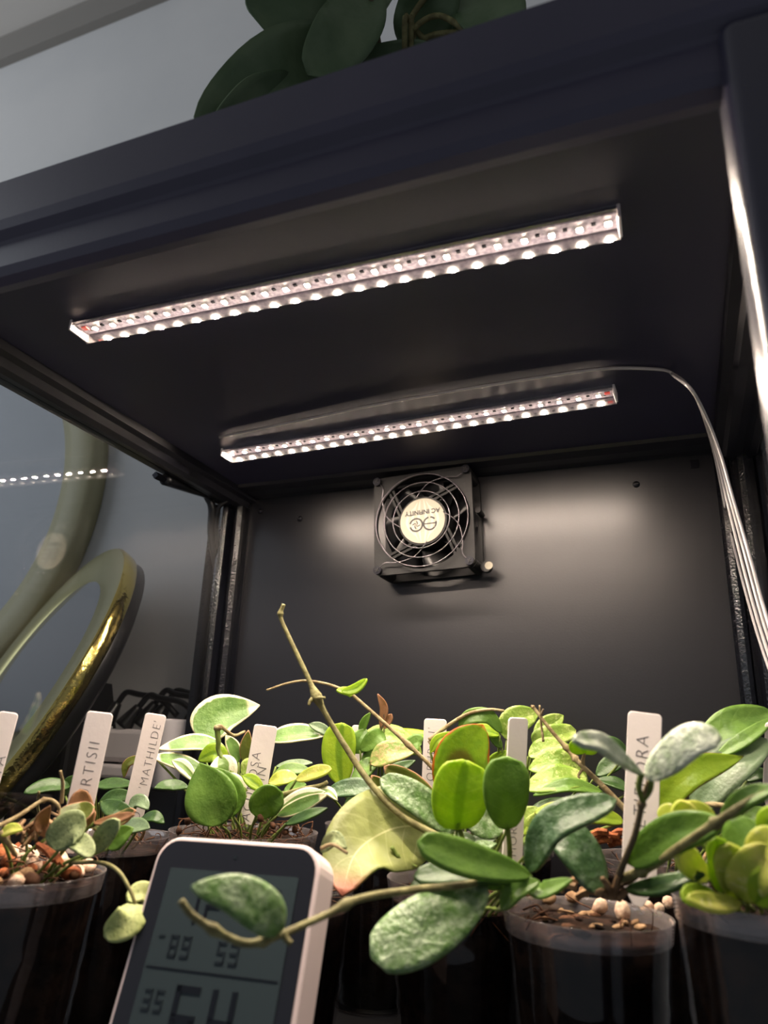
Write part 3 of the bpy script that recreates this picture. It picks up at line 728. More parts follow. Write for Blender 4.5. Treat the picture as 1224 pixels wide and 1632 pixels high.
# ---- pot 4: back centre
pot_plant('p4', (-.040, -.047), .0350, -.2600, 'clear cup against the back panel with upright yellow green leaf', nfib=30)
LV('p4', [(545, 1252, .44), (540, 1200, .445), (546, 1152, .45)], 54, 'lime', -8, .55, .38, cup_=.2, lab='upright yellow green leaf')
LV('p4', [(530, 1172, .46), (510, 1160, .46), (492, 1154, .46)], 16, 'dull', 20)
LV('p4', [(574, 1172, .46), (580, 1152, .46), (590, 1136, .46)], 13, 'mid', 0)
LV('p4', [(562, 1200, .455), (572, 1182, .455), (584, 1162, .46)], 34, 'mid', 5)
LV('p4', [(574, 1196, .45), (600, 1176, .45), (612, 1168, .455)], 30, 'mid', 10)
LV('p4', [(586, 1164, .46), (630, 1180, .455), (672, 1200, .45)], 40, 'quilt', 35, .7, .75)
LV('p4', [(590, 1218, .44), (620, 1200, .44), (662, 1198, .44)], 36, 'pink', 30)
LV('p4', [(576, 1216, .45), (600, 1200, .45), (630, 1196, .45)], 24, 'mid', 35)
LV('p4', [(560, 1248, .44), (586, 1222, .445), (600, 1208, .45)], 26, 'mid', 30)
LV('p4', [(522, 1262, .41), (568, 1256, .405), (612, 1266, .40)], 28, 'silverdark', 38, .5, .55)
LV('p4', [(600, 1168, .47), (650, 1170, .47), (720, 1176, .47)], 14, 'lime', 48)
LV('p4', [(640, 1198, .45), (664, 1184, .45), (672, 1186, .45)], 26, 'mid', 20)
LV('p4', [(606, 1160, .455), (612, 1130, .455), (602, 1106, .455)], 13, 'brown', 0)
LV('p4', [(612, 1162, .455), (620, 1146, .455), (624, 1138, .455)], 12, 'brown', 20)
LV('p4', [(612, 1250, .43), (628, 1230, .43), (662, 1212, .43)], 20, 'deep', 30)
t4 = POTS['p4'][0]
stem(t4, [(606, 1166, .455), (612, 1150, .455), (612, 1138, .455)], .0008, .0006, 'stemdark')
LV('p4', [(622, 1285, .40), (575, 1270, .41), (548, 1284, .41)], 18, 'deep', 40)

# ---- pot 5: the big pale leaf to the right of the meter
pot_plant('p5', (-.029, -.186), .0300, -.2760, 'clear cup right of the meter with one large pale veined leaf', nfib=20)
LV('p5', [(688, 1314, .345), (622, 1322, .336), (568, 1358, .318), (545, 1428, .300)], 138, 'pale', 15, .38, .72, stalk=False, cup_=.12, wave=.04, thick=.0011, lab='large pale olive leaf with pink tip')
stem(POTS['p5'][0], [Vector((-.024, -.18, -.285)), at(640, 1335, .352), at(688, 1314, .345)], .0014, .0012, 'stem')
LV('p5', [(512, 1358, .296), (532, 1336, .294), (552, 1352, .29)], 22, 'speck', 20, stalk=False)
stem(POTS['p5'][0], [(512, 1352, .292), (530, 1346, .290), (554, 1360, .288)], .0008, .0006, 'stemtan')
stem(POTS['p5'][0], [(624, 1350, .325), (640, 1372, .325), (668, 1384, .33), (680, 1392, .345)], .0010, .0008, 'stemgreen', (.2,))

# ---- pot 6: centre foreground
pot_plant('p6', (.045, -.146), .0370, -.2720, 'centre clear cup with long silver splashed leaves and arching vine', nfib=60)
t6 = POTS['p6'][0]
LV('p6', [(738, 1290, .37), (735, 1215, .368), (770, 1155, .37)], 90, 'rededge', -8, .6, .72, cup_=.15, lab='green leaf with red edge and brown blotch')
LV('p6', [(728, 1322, .315), (732, 1270, .313), (742, 1212, .315)], 88, 'lime', -12, .42, .32, thick=.0016, cup_=.22, lab='glowing lime green upright leaf')
LV('p6', [(808, 1322, .305), (806, 1262, .303), (808, 1206, .305)], 72, 'mid', -10, .5, .34, thick=.0016, cup_=.2, lab='upright green leaf with rounded tip')
stem(t6, [(812, 1400, .32), (812, 1350, .308), (808, 1312, .305)], .0011, .0011, 'stemgreen')
stem(t6, [(742, 1372, .335), (738, 1340, .32), (729, 1310, .315)], .0012, .0011, 'stemgreen')
LV('p6', [(722, 1326, .345), (672, 1280, .34), (606, 1240, .345)], 46, 'silver', 25, .5, .42, thick=.0014, lab='silver splashed leaf')
LV('p6', [(806, 1315, .345), (768, 1300, .345), (748, 1248, .35)], 60, 'silver', 10, .5, .5)
LV('p6', [(696, 1278, .375), (655, 1248, .38), (612, 1222, .38)], 34, 'olive', 0, .55, .55)
LV('p6', [(640, 1290, .37), (612, 1262, .375), (592, 1236, .375)], 30, 'olive', 10)
LV('p6', [(846, 1396, .265), (752, 1372, .258), (666, 1342, .255)], 52, 'mid', 20, .6, .38, thick=.0018, lab='thick dark green leaf in the foreground')
LV('p6', [(846, 1402, .27), (740, 1392, .262), (660, 1398, .262)], 34, 'deep', 40, .6, .4, thick=.0016)
LV('p6', [(838, 1404, .275), (775, 1398, .27), (720, 1378, .268)], 34, 'mid', 30, .6, .45, thick=.0016)
LV('p6', [(775, 1408, .262), (690, 1468, .248), (592, 1526, .240)], 92, 'silver', 22, .55, .4, thick=.0020, cup_=-.1, lab='large blurred silver leaf hanging forward')
LV('p6', [(838, 1400, .272), (862, 1420, .262), (912, 1402, .256)], 24, 'mid', 42, .7, .75)
LV('p6', [(800, 1450, .262), (820, 1420, .262), (860, 1404, .262)], 30, 'mid', 25, .7, .75)
LV('p6', [(842, 1390, .275), (880, 1315, .270), (982, 1274, .272)], 50, 'silverdark', 28, .6, .5, thick=.0015, lab='dark arching leaf with silver flecks')
LV('p6', [(850, 1350, .30), (880, 1320, .30), (905, 1300, .30)], 40, 'mid', 10)
LV('p6', [(880, 1322, .285), (918, 1350, .278), (960, 1424, .270)], 64, 'silverdark', 12, .5, .5, thick=.0014, lab='broad dark silver flecked leaf')
LV('p6', [(790, 1338, .345), (764, 1340, .345), (740, 1350, .345)], 18, 'dull', 40)
LV('p6', [(796, 1328, .35), (780, 1322, .35), (756, 1338, .35)], 26, 'mid', 35)
LV('p6', [(742, 1366, .34), (762, 1352, .335), (792, 1345, .335)], 18, 'silver', 35)
LV('p6', [(708, 1345, .345), (740, 1335, .345), (762, 1345, .345)], 14, 'dull', 40)
LV('p6', [(690, 1400, .33), (672, 1402, .325), (648, 1424, .32)], 14, 'deep', 30)
LV('p6', [(848, 1344, .36), (860, 1322, .36), (868, 1292, .36)], 50, 'quilt', 10, .7, .75)
# tall dry vine
stem(t6, [(704, 1336, .33), (640, 1300, .335), (590, 1248, .345), (548, 1186, .355), (512, 1125, .36), (484, 1065, .365), (458, 1010, .37), (447, 982, .372), (452, 963, .372)], .0017, .0010, 'stem', (.52, .54, .9))
stem(t6, [(500, 1112, .360), (508, 1112, .359), (518, 1112, .358)], .0013, .0007, 'stem', name='node')
stem(t6, [(498, 1114, .360), (494, 1118, .359), (492, 1124, .358)], .0012, .0007, 'stem', name='node')
# thin arching vine with a small leaf
stem(t6, [(716, 1262, .38), (690, 1225, .38), (650, 1186, .385), (610, 1150, .39), (562, 1108, .395), (548, 1100, .395), (520, 1090, .40), (485, 1085, .40), (455, 1090, .40), (425, 1100, .40)], .0012, .0006, 'stemtan', (.48, .22))
LV('p6', [(560, 1106, .395), (552, 1102, .39), (536, 1100, .388)], 12, 'lime', 40, .5, .6, stalk=False)
LV('p6', [(545, 1102, .388), (566, 1098, .386), (585, 1082, .386)], 15, 'lime', 25, .6, .6, stalk=False, lab='small lime leaf on the thin vine')
# forward vine in front of the meter
stem(t6, [(800, 1398, .272), (740, 1410, .255), (660, 1418, .245), (575, 1432, .232), (520, 1458, .224), (452, 1488, .214), (400, 1504, .208), (360, 1492, .206), (310, 1462, .204), (288, 1436, .204)], .0013, .0010, 'stem', (.38, .62, .82))
stem(t6, [(452, 1486, .214), (456, 1496, .213), (464, 1504, .212)], .0013, .0008, 'stem', name='node')
leaf(t6, [(448, 1480, .213), (420, 1450, .209), (372, 1424, .206), (304, 1416, .204)], 66, 'silver', 18, .5, .75, thick=.0022, cup_=-.12, lab='thick silver green leaf floating before the meter')

# ---- pot 10: back right, quilted leaves
pot_plant('p10', (.040, -.050), .0350, -.2620, 'clear cup by the back panel with quilted pale green leaves', nfib=40)
K = 'p10'; tK = POTS[K][0]
LV(K, [(938, 1252, .40), (890, 1218, .40), (842, 1226, .405)], 44, 'quilt', 30, .75, .85, wave=.06, lab='large quilted leaf')
LV(K, [(935, 1240, .395), (890, 1242, .39), (836, 1258, .39)], 40, 'quilt', 38, .7, .75, wave=.05)
LV(K, [(960, 1262, .39), (905, 1252, .385), (850, 1268, .385)], 20, 'mid', 40)
LV(K, [(808, 1180, .42), (820, 1150, .42), (858, 1136, .425)], 44, 'quilt', 10, .7, .75)
LV(K, [(856, 1186, .425), (872, 1160, .43), (898, 1140, .43)], 34, 'quilt', 8, .7, .75)
LV(K, [(850, 1188, .42), (868, 1176, .42), (918, 1164, .425)], 34, 'quilt', 15, .55, .42)
LV(K, [(842, 1206, .41), (870, 1192, .41), (908, 1188, .41)], 30, 'quilt', 30)
LV(K, [(732, 1162, .41), (748, 1143, .41), (778, 1142, .41), (800, 1168, .41)], 24, 'mid', 15, .6, .6)
LV(K, [(796, 1172, .42), (770, 1164, .42), (735, 1166, .42)], 18, 'lime', 38)
LV(K, [(686, 1200, .40), (700, 1178, .40), (738, 1168, .405)], 16, 'lime', 15)
LV(K, [(800, 1192, .42), (790, 1180, .42), (778, 1168, .42)], 14, 'mid', 20)
LV(K, [(835, 1345, .37), (845, 1315, .375), (862, 1288, .38)], 56, 'quilt', 10, .7, .75)
LV(K, [(836, 1330, .36), (870, 1306, .362), (900, 1300, .362)], 26, 'lime', 30)
LV(K, [(936, 1312, .352), (892, 1290, .356), (852, 1296, .36)], 20, 'limeedge', 40, .55, .6)
LV(K, [(994, 1310, .350), (950, 1300, .352), (908, 1306, .356)], 26, 'limeedge', 25, .5, .5, lab='lime leaf with dark edge')
LV(K, [(1005, 1262, .40), (980, 1248, .405), (950, 1242, .41)], 16, 'deep', 45)
LV(K, [(1002, 1200, .41), (975, 1184, .41), (950, 1186, .41)], 18, 'deep', 35)
LV(K, [(950, 1236, .42), (975, 1218, .42), (1000, 1212, .42)], 26, 'deep', 25)
LV(K, [(806, 1240, .42), (790, 1218, .42), (808, 1196, .42)], 26, 'lime', 20)
LV(K, [(846, 1290, .41), (880, 1282, .41), (930, 1276, .41)], 16, 'deep', 45)
stem(tK, [(684, 1180, .41), (712, 1158, .41), (745, 1138, .41), (778, 1131, .41), (803, 1133, .41)], .0013, .0008, 'stemtan')
stem(tK, [Vector((.03, -.05, -.27)), at(700, 1210, .41), at(684, 1180, .41)], .0012, .0012, 'stemtan')
stem(tK, [(1002, 1296, .34), (960, 1252, .345), (925, 1218, .35), (905, 1195, .355), (875, 1160, .36), (852, 1130, .365), (846, 1125, .366)], .0015, .0007, 'stemtan', (.4, .52, .88))
stem(tK, [(866, 1182, .362), (862, 1150, .364), (860, 1124, .365)], .0007, .0005, 'stemtan')
stem(tK, [(862, 1140, .362), (866, 1130, .362)], .0007, .0005, 'stemdark', name='node')
stem(tK, [(931, 1228, .35), (929, 1212, .349), (932, 1200, .348)], .001, .0008, 'stemtan', name='node')
stem(tK, [(928, 1226, .349), (922, 1236, .348), (924, 1240, .347)], .0008, .0005, 'stemtan', name='node')
LV(K, [(932, 1202, .348), (930, 1190, .346), (928, 1176, .344)], 44, 'lime', -10, .4, .4, stalk=False, lab='round lime leaf on the woody vine')

# ---- pot 9: back right corner
pot_plant('p9', (.135, -.062), .0360, -.2640, 'clear cup in the back right corner with broad glossy leaves', nfib=40)
K = 'p9'; t9 = POTS[K][0]
LV(K, [(1116, 1218, .36), (1160, 1160, .36), (1232, 1136, .365)], 52, 'mid', 22, .55, .55, lab='broad glossy green leaf reaching the right edge')
LV(K, [(1140, 1208, .35), (1190, 1176, .35), (1236, 1142, .355)], 22, 'mid', 30)
LV(K, [(1108, 1290, .345), (1152, 1228, .345), (1222, 1178, .35)], 66, 'dull', 25, .55, .55, lab='broad dull grey green leaf')
LV(K, [(1040, 1308, .34), (1092, 1236, .335), (1184, 1206, .34)], 50, 'limeedge', 10, .8, .95, lab='pointed lime leaf with red tip')
LV(K, [(1054, 1246, .36), (1080, 1236, .36), (1112, 1214, .36)], 26, 'mid', 10)
LV(K, [(1190, 1245, .36), (1212, 1234, .36), (1236, 1246, .36)], 18, 'deep', 35)
LV(K, [(1062, 1290, .35), (1085, 1284, .35), (1100, 1278, .35)], 8, 'mid', 45)
LV(K, [(1180, 1326, .33), (1205, 1300, .33), (1236, 1296, .33)], 24, 'mid', 25)
LV(K, [(1165, 1318, .33), (1190, 1326, .33), (1214, 1320, .33)], 20, 'dull', 25)
stem(t9, [(1106, 1250, .37), (1104, 1268, .37), (1108, 1290, .37), (1100, 1340, .38)], .0013, .0015, 'stemdark')
chunk('bud', at(1116, 1244, .365), .0022, 'stemdark', t9)
stem(t9, [(1080, 1262, .365), (1092, 1280, .365), (1104, 1300, .37)], .0008, .001, 'stemtan')
stem(t9, [(1108, 1286, .33), (1130, 1282, .325), (1155, 1284, .32)], .0012, .0012, 'stemtan')
for (u, v) in ((955, 1330), (972, 1336), (988, 1330), (960, 1342), (985, 1345)):
    A_ = at(u - 14, v + 2, .36); B_ = at(u + 14, v - 3, .355); b = nb()
    tube(b, [A_, (A_ + B_) / 2 + Vector((0, 0, .001)), B_], lambda f: .0020 * (1 - .5 * abs(f - .5)), 6, 6); mesh_obj('bark_chip', b, M['bark'], tK)

# ---- pot 7: front right
pot_plant('p7', (.1085, -.1830), .0340, -.2740, 'front clear cup with forked brown stem, pale leaf pair and round pebbles', nfib=14, drop=.006)
K = 'p7'; t7 = POTS[K][0]
stem(t7, [(978, 1425, .27), (992, 1380, .262), (1012, 1330, .252), (1024, 1275, .246)], .0014, .0010, 'stemdark', (.96,))
stem(t7, [(1024, 1276, .246), (1018, 1255, .244), (1022, 1234, .242)], .0010, .0011, 'stemgreen')
stem(t7, [(1024, 1276, .246), (1036, 1258, .244), (1038, 1234, .242)], .0010, .0011, 'stemgreen')
stem(t7, [(1026, 1268, .245), (1030, 1254, .244), (1032, 1246, .243)], .0009, .0004, 'stemtan')
leaf(t7, [(1022, 1234, .242), (985, 1205, .234), (955, 1184, .228), (914, 1180, .224)], 26, 'silverpale', 38, .75, .38, thick=.0018, lab='narrow blurred pale leaf on the forked stem')
leaf(t7, [(1032, 1240, .242), (1062, 1210, .236), (1104, 1178, .230), (1150, 1178, .226)], 50, 'silverpale', 22, .5, .45, thick=.0018, cup_=-.12, lab='broad pale silver leaf on the forked stem')
leaf(t7, [(1002, 1376, .262), (1070, 1330, .248), (1152, 1310, .236)], 58, 'mid', 8, .5, .55, thick=.0018, lab='wide green leaf in front')
stem(t7, [(985, 1402, .268), (1035, 1382, .256), (1090, 1345, .240), (1140, 1312, .228), (1182, 1285, .220), (1240, 1250, .215)], .0016, .0012, 'stem', (.15, .6))
leaf(t7, [(1150, 1305, .228), (1190, 1272, .220), (1240, 1256, .214)], 30, 'mid', 30, .7, .75, thick=.0016)
leaf(t7, [(998, 1418, .265), (1055, 1412, .252), (1122, 1392, .244)], 24, 'deep', 42, .7, .75, thick=.0016, lab='dark leaf lying over the rim')
stem(t7, [(985, 1412, .27), (1010, 1400, .266), (1036, 1370, .262)], .0010, .0009, 'stemdark')
for (a_, b_) in (((975, 1430), (960, 1400)), ((985, 1432), (1010, 1418)), ((968, 1428), (950, 1424)), ((978, 1430), (986, 1396))):
    stem(t7, [(*a_, .268), ((a_[0] + b_[0]) / 2, (a_[1] + b_[1]) / 2 - 5, .265), (*b_, .264)], .0014, .0010, 'root')
for _ in range(26):
    a_ = random.random() * 6.28; rr = .029 * math.sqrt(random.random()); chunk('bark_chip', Vector((.1085 + rr * math.cos(a_), -.183 + rr * math.sin(a_), -.2775)), random.uniform(.0018, .0032), random.choice(('root', 'fibre', 'soil')), t7, (1, .7, .5), 1.5)
for (u, v, s) in ((956, 1446, .0040), (992, 1452, .0045), (1050, 1448, .0026), (1066, 1438, .0028), (912, 1430, .0034), (930, 1424, .003), (875, 1432, .0034), (850, 1428, .003), (1030, 1446, .003)):
    chunk('stone', on(u, v, z=-.2745), s, 'stone' if u > 930 else 'root', t7, (1, 1, .7))
for (u, v) in ((900, 1420), (920, 1412), (880, 1424), (940, 1430)):
    A_, B_ = at(u - 20, v, .285), at(u + 18, v - 6, .28); b = nb(); tube(b, [A_, (A_ + B_) / 2 + Vector((0, 0, .0015)), B_], .0015, 5, 6); mesh_obj('bark_chip', b, M['root'], t7)

# ---- pot 8: right edge, yellow leaves
pot_plant('p8', (.1735, -.2170), .0300, -.2580, 'clear cup at the right edge full of blurred yellow green leaves', nfib=40, drop=.005)
K = 'p8'; t8 = POTS[K][0]
for pts, w, m, tl in (
    ([(1150, 1420, .245), (1152, 1380, .240), (1140, 1335, .238)], 44, 'lime', 5), ([(1170, 1430, .245), (1165, 1380, .238), (1162, 1345, .236)], 50, 'yellow', -5),
    ([(1128, 1400, .25), (1100, 1375, .245), (1086, 1350, .245)], 40, 'yellow', 15), ([(1110, 1330, .26), (1092, 1300, .26), (1100, 1280, .26)], 40, 'yellow', 10),
    ([(1128, 1330, .265), (1120, 1300, .262), (1086, 1288, .262)], 34, 'yellow', 20), ([(1180, 1430, .24), (1196, 1395, .232), (1236, 1352, .228)], 66, 'yellow', 5),
    ([(1200, 1380, .235), (1218, 1350, .23), (1244, 1330, .228)], 52, 'yellow', 15), ([(1160, 1370, .255), (1190, 1340, .25), (1214, 1318, .25)], 70, 'mid', 25),
    ([(1150, 1440, .24), (1112, 1428, .236), (1090, 1434, .234)], 34, 'lime', 25), ([(1180, 1440, .236), (1140, 1440, .232), (1096, 1432, .23)], 26, 'yellow', 35),
    ([(1206, 1440, .232), (1222, 1410, .228), (1250, 1390, .226)], 50, 'lime', 10), ([(1082, 1312, .27), (1068, 1296, .27), (1052, 1308, .27)], 28, 'yellow', 20),
    ([(1085, 1345, .262), (1070, 1338, .262), (1056, 1346, .262)], 24, 'yellow', 20), ([(1215, 1330, .245), (1230, 1308, .242), (1250, 1300, .24)], 40, 'lime', 20)):
    LV(K, pts, w, m, tl, .5, .42, thick=.0015)

# fibres and stems in the gaps of pots
for k, key in enumerate(('p2', 'p6', 'p9')):
    t, c, r, zs = POTS[key]
    for _ in range(5):
        a = random.random() * 6.28; p = Vector((c[0] + r * .5 * math.cos(a), c[1] + r * .5 * math.sin(a), zs))
        tube_obj('stem', [p, p + Vector((random.uniform(-.01, .01), random.uniform(-.01, .01), .012)), p + Vector((random.uniform(-.015, .015), random.uniform(-.015, .015), .02))], .0009, M['root'], t, 6, 8)

# ================================================================ plant labels
def stake(top, bot, wpx, lines, label, yaw=0, size=.0062, shift=0.0, th=.0011, off=.006, kinds='LEFT'):
    T = at(*top); B = at(*bot); Z = (T - B).normalized(); L = (T - B).length
    view = (CAMP - (T + B) / 2).normalized(); Y = -(view - Z * view.dot(Z)).normalized(); X = Y.cross(Z).normalized()
    rot = Matrix.Rotation(math.radians(yaw), 3, Z); X = rot @ X; Y = rot @ Y
    w = wpx * top[2] / FPX / 2 / max(.25, math.cos(math.radians(yaw)))
    b = nb(); cr = .0018; pts = []
    for sx, sz in ((1, 1), (-1, 1)):
        for i in range(5):
            a = math.radians(90 * i / 4) if sx > 0 else math.radians(90 + 90 * i / 4)
            pts.append((sx * (w - cr) + cr * math.cos(a), L - cr + cr * math.sin(a)))
    low = .010
    pts += [(-w, -low * .2), (-w * .25, -low), (w * .25, -low), (w, -low * .2)]
    O = B
    A = [b.verts.new(O + X * x + Z * z - Y * th / 2) for x, z in pts]; C_ = [b.verts.new(O + X * x + Z * z + Y * th / 2) for x, z in pts]
    n = len(pts)
    for i in range(n): b.faces.new((A[i], A[(i + 1) % n], C_[(i + 1) % n], C_[i]))
    b.faces.new(A[::-1]); b.faces.new(C_)
    t = thing('plant_label', B - Z * low, label, 'label', 'white plant labels in the cups')
    o = mesh_obj('label_blade', b, M['label'], t)
    bv = o.modifiers.new('b', 'BEVEL'); bv.width = .00025; bv.segments = 2
    for s_, u_, v_ in lines:   # text reads upward along the stake; u_ across (-1..1), v_ metres below the top of its last letter
        m_ = frame(O + X * (u_ * w) + Z * (L - v_) - Y * (th / 2 + .00005), Z, -X, -Y)
        text_mesh('handwriting', s_, size * .88, m_, M['pencil'], t, ext=.00003, align='RIGHT', bold=-.00012, shear=.08, spacing=1.2)
    return t
stake((14, 1135, .33), (-32, 1300, .32), 30, [("A", -.45, .021), ("CTA'", .45, .017)], 'white plant label cut off by the left picture edge', size=.0075)
stake((160, 1135, .335), (120, 1322, .325), 40, [("CURTISII", .1, .0130)], 'white plant label reading CURTISII in the front left cup', size=.0078)
stake((249, 1138, .40), (214, 1290, .395), 33, [("HOYA 'MATHILDE'", .35, .0035)], "white plant label reading HOYA 'MATHILDE' beside the power strip", size=.0070, off=0)
stake((424, 1156, .41), (402, 1285, .405), 37, [("LACUNOSA", -.35, .0150), ("'TOIN'", .35, .0205)], 'white plant label reading NOSA among cream edged leaves', size=.0080)
stake((571, 1156, .47), (566, 1240, .465), 20, [("R", .2, .004)], 'small white plant label behind the upright yellow green leaf', size=.007)
stake((694, 1146, .42), (690, 1260, .415), 36, [("OPHR AI'", -.25, .005)], 'white plant label left of the red edged leaf at the back', size=.0072)
stake((826, 1144, .335), (816, 1372, .325), 30, [("MOR", .0, .0480)], 'plain white plant label seen edgeways right of the upright green leaf', yaw=28, size=.0060)
stake((1028, 1136, .30), (1018, 1400, .285), 51, [("MULTIFLORA", -.05, .0090)], 'tallest white plant label reading ORA behind the forked stem', size=.0080)
stake((1232, 1152, .35), (1228, 1260, .35), 22, [], 'blank white plant label at the right picture edge')

# ================================================================ temperature and humidity meter
TL = at(258, 1331, .290); TR = at(516, 1348, .270)
Rr = (TR - TL); wdt = Rr.length; X = Rr.normalized()
n1 = (at(258, 1331, 1) - CAMP).cross(at(172, 1632, 1) - CAMP)   # plane through camera and left edge
U = n1.cross(X).normalized()
if U.z < 0: U = -U
Yv = U.cross(X).normalized()      # pointing away from the camera
if Yv.dot(CAMP - TL) > 0: Yv = -Yv
Hh = (TL.z - SH - .0008) / U.z * .985
if Hh > .12: Hh = .12
mt0 = frame(TL - U * Hh, X, Yv, U)
met = thing('humidity_meter', mt0 @ Vector((wdt / 2, .01, 0)), 'white digital temperature and humidity meter with dark face leaning on the cups', 'meter')
def rr_prism(w0, w1, h0, h1, y0, y1, cr, mat, name, parent, bev=0.0, n=6):
    b = nb(); pts = []
    for cx, cz, a0 in ((w1 - cr, h1 - cr, 0), (w0 + cr, h1 - cr, 90), (w0 + cr, h0 + cr, 180), (w1 - cr, h0 + cr, 270)):
        for i in range(n + 1):
            a = math.radians(a0 + 90 * i / n); pts.append((cx + cr * math.cos(a), cz + cr * math.sin(a)))
    A = [b.verts.new(mt0 @ Vector((x, y0, z))) for x, z in pts]; B = [b.verts.new(mt0 @ Vector((x, y1, z))) for x, z in pts]; k = len(pts)
    for i in range(k): b.faces.new((A[i], A[(i + 1) % k], B[(i + 1) % k], B[i]))
    b.faces.new(A[::-1]); b.faces.new(B)
    o = mesh_obj(name, b, mat, parent, False)
    if bev: m_ = o.modifiers.new('b', 'BEVEL'); m_.width = bev; m_.segments = 3; m_.limit_method = 'ANGLE'
    return o
cr = .0095
rr_prism(0, wdt, 0, Hh, 0, .017, cr, M['shell'], 'shell', met, .0012)
rr_prism(.0016, wdt - .0016, .0016, Hh - .0016, -.0004, .0004, cr * .85, M['bezel'], 'face_plate', met)
sx0, sx1, sz1, sz0 = .0085, wdt - .0075, Hh - .0115, .012
scr = rr_prism(sx0, sx1, sz0, sz1, -.0008, -.0002, .0008, M['lcd'], 'screen', met)
bx('sensor_dot', (wdt * .5 - .0007, -.0006, Hh - .0068), (wdt * .5 + .0007, -.0003, Hh - .0054), M['lcdfaint'], met, 0, mt0)
SEG = {'0': 'abcdef', '1': 'bc', '2': 'abged', '3': 'abgcd', '4': 'fgbc', '5': 'afgcd', '6': 'afgedc', '8': 'abcdefg', '9': 'abcdfg', 'F': 'afge', 'L': 'fed'}
def digits(s, x, z, h, mat, par=scr, gap=.35, th=.14):
    w = h * .52; t_ = h * th
    for ch in s:
        for g in SEG.get(ch, ''):
            H = h / 2
            r = {'a': (0, h - t_, w, h), 'd': (0, 0, w, t_), 'g': (0, H - t_ / 2, w, H + t_ / 2), 'f': (0, H, t_, h), 'e': (0, 0, t_, H), 'b': (w - t_, H, w, h), 'c': (w - t_, 0, w, H)}[g]
            q = .0 if th < .1 else t_ * .12
            bx('digit_segment', (x + r[0] + q, -.0011, z + r[1] + q), (x + r[2] - q, -.0007, z + r[3] - q), mat, par, 0, mt0)
        x += w + h * gap * .6
ln_z = sz1 - .0325
bx('divider_line', (sx0 + .001, -.0010, ln_z - .0003), (sx1 - .001, -.0007, ln_z + .0002), M['lcdseg'], scr, 0, mt0)
digits('64', sx0 + .0150, ln_z - .0235, .0195, M['lcdseg'], th=.14)
digits('89', sx0 + .0080, ln_z + .0035, .0070, M['lcdfaint']); digits('53', sx0 + .0275, ln_z + .0030, .0070, M['lcdfaint'])
digits('35', sx0 + .0032, ln_z - .0130, .0065, M['lcdfaint']); digits('21', sx0 + .0032, ln_z - .0235, .0065, M['lcdfaint'])
digits('F', sx1 - .0085, sz1 - .0095, .0050, M['lcdfaint']); digits('3', sx1 - .0150, sz1 - .0095, .0040, M['lcdfaint'])
digits('12', sx0 + .010, sz1 - .0180, .0120, M['lcdseg'], th=.13)
bx('digit_segment', (sx0 + .0030, -.0011, ln_z + .0095), (sx0 + .0055, -.0007, ln_z + .0100), M['lcdfaint'], scr, 0, mt0)

# ================================================================ cables inside
zc = -.0016
def V3_(u, v, **k): return on(u, v, **k)
main = [on(350, 697, z=zc), on(470, 672, z=zc), on(600, 645, z=zc), on(730, 622, z=zc), on(850, 603, z=zc), on(960, 588, z=zc), on(1040, 588, z=zc), on(1072, 595, z=-.0025)]
CBL = ((1104, 624, .172), (1124, 668, .180), (1142, 725, .186), (1158, 795, .1895), (1180, 885, .192), (1204, 975, .194), (1226, 1045, .195), (1262, 1140, .196))
tail = [on(u, v, x=x) for u, v, x in CBL]
c0 = tube_obj('power_cable', main + tail, .0010, M['wirewhite'], None, 8, 90)
tag(c0, 'thin cable running along the ceiling behind the front light bar and down the right corner', 'cable', 'cables down the right rear corner')
for k, (du, dv, dd) in enumerate(((6, -1, .002), (-5, 3, .004), (11, -4, -.002))):
    pts = [on(1070 + 4 * k, 596 + k, z=-.0030)]
    for i, (u, v, x) in enumerate(CBL):
        f = min(1, i / 4.0); pts.append(on(u + du * f * (1 + .05 * i), v + dv * f, x=x + dd * .7 * f))
    o = tube_obj('power_cable', pts, .0009, M['wirewhite'], None, 8, 80)
    tag(o, ['second pale cable from the wall side in the right rear corner bundle', 'pale cable hanging furthest left in the right rear corner bundle', 'pale cable hanging nearest the right glass in the corner bundle'][k], 'cable', 'cables down the right rear corner')

# ================================================================ outside the left glass
# tabletop the mirror stands on
dt = bx('side_table', (-1.3, -.32, SH - .04), (-.235, .072, SH), M['black'], None, .003)
tag(dt, 'dark side table left of the cabinet under the mirror and power strip', 'table')
# standing gold mirror, tilted
c_px = at(40, 1085, .640)
maj = (at(206, 893, .640) - at(-125, 1275, .640)); Rm = .5 * maj.length; mj = maj.normalized()
vw = (CAMP - c_px).normalized(); mn = (mj.cross(vw)).normalized()      # in-image minor direction
if (CM.transposed() @ mn).x < 0: mn = -mn
th = math.radians(75); nrm = (vw * math.cos(th) - mn * math.sin(th)).normalized()   # face turned up and left
mn2 = nrm.cross(mj).normalized(); Rf = Matrix((mj, mn2, nrm)).transposed()
gm = thing('standing_mirror', (c_px.x, c_px.y, SH), 'round gold framed tabletop mirror tilted beside the left glass', 'mirror')
b = nb(); lathe(b, [(Rm * .73, .0008), (Rm * .75, .0026), (Rm * .975, .0042), (Rm * .985, .0040)], c_px, 96, Rf); mesh_obj('frame_face', b, M['goldflat'], gm, True)
b = nb(); lathe(b, [(Rm * .985, .0040), (Rm, .002), (Rm * 1.003, -.004), (Rm * 1.0, -.0095), (Rm * .985, -.0110)], c_px, 96, Rf); mesh_obj('rim', b, M['gold'], gm, True)
b = nb(); lathe(b, [(Rm * .985, -.0110), (Rm * .99, -.020), (Rm * .9, -.026), (0.0001, -.026)], c_px, 64, Rf); mesh_obj('backing', b, M['black'], gm, True)
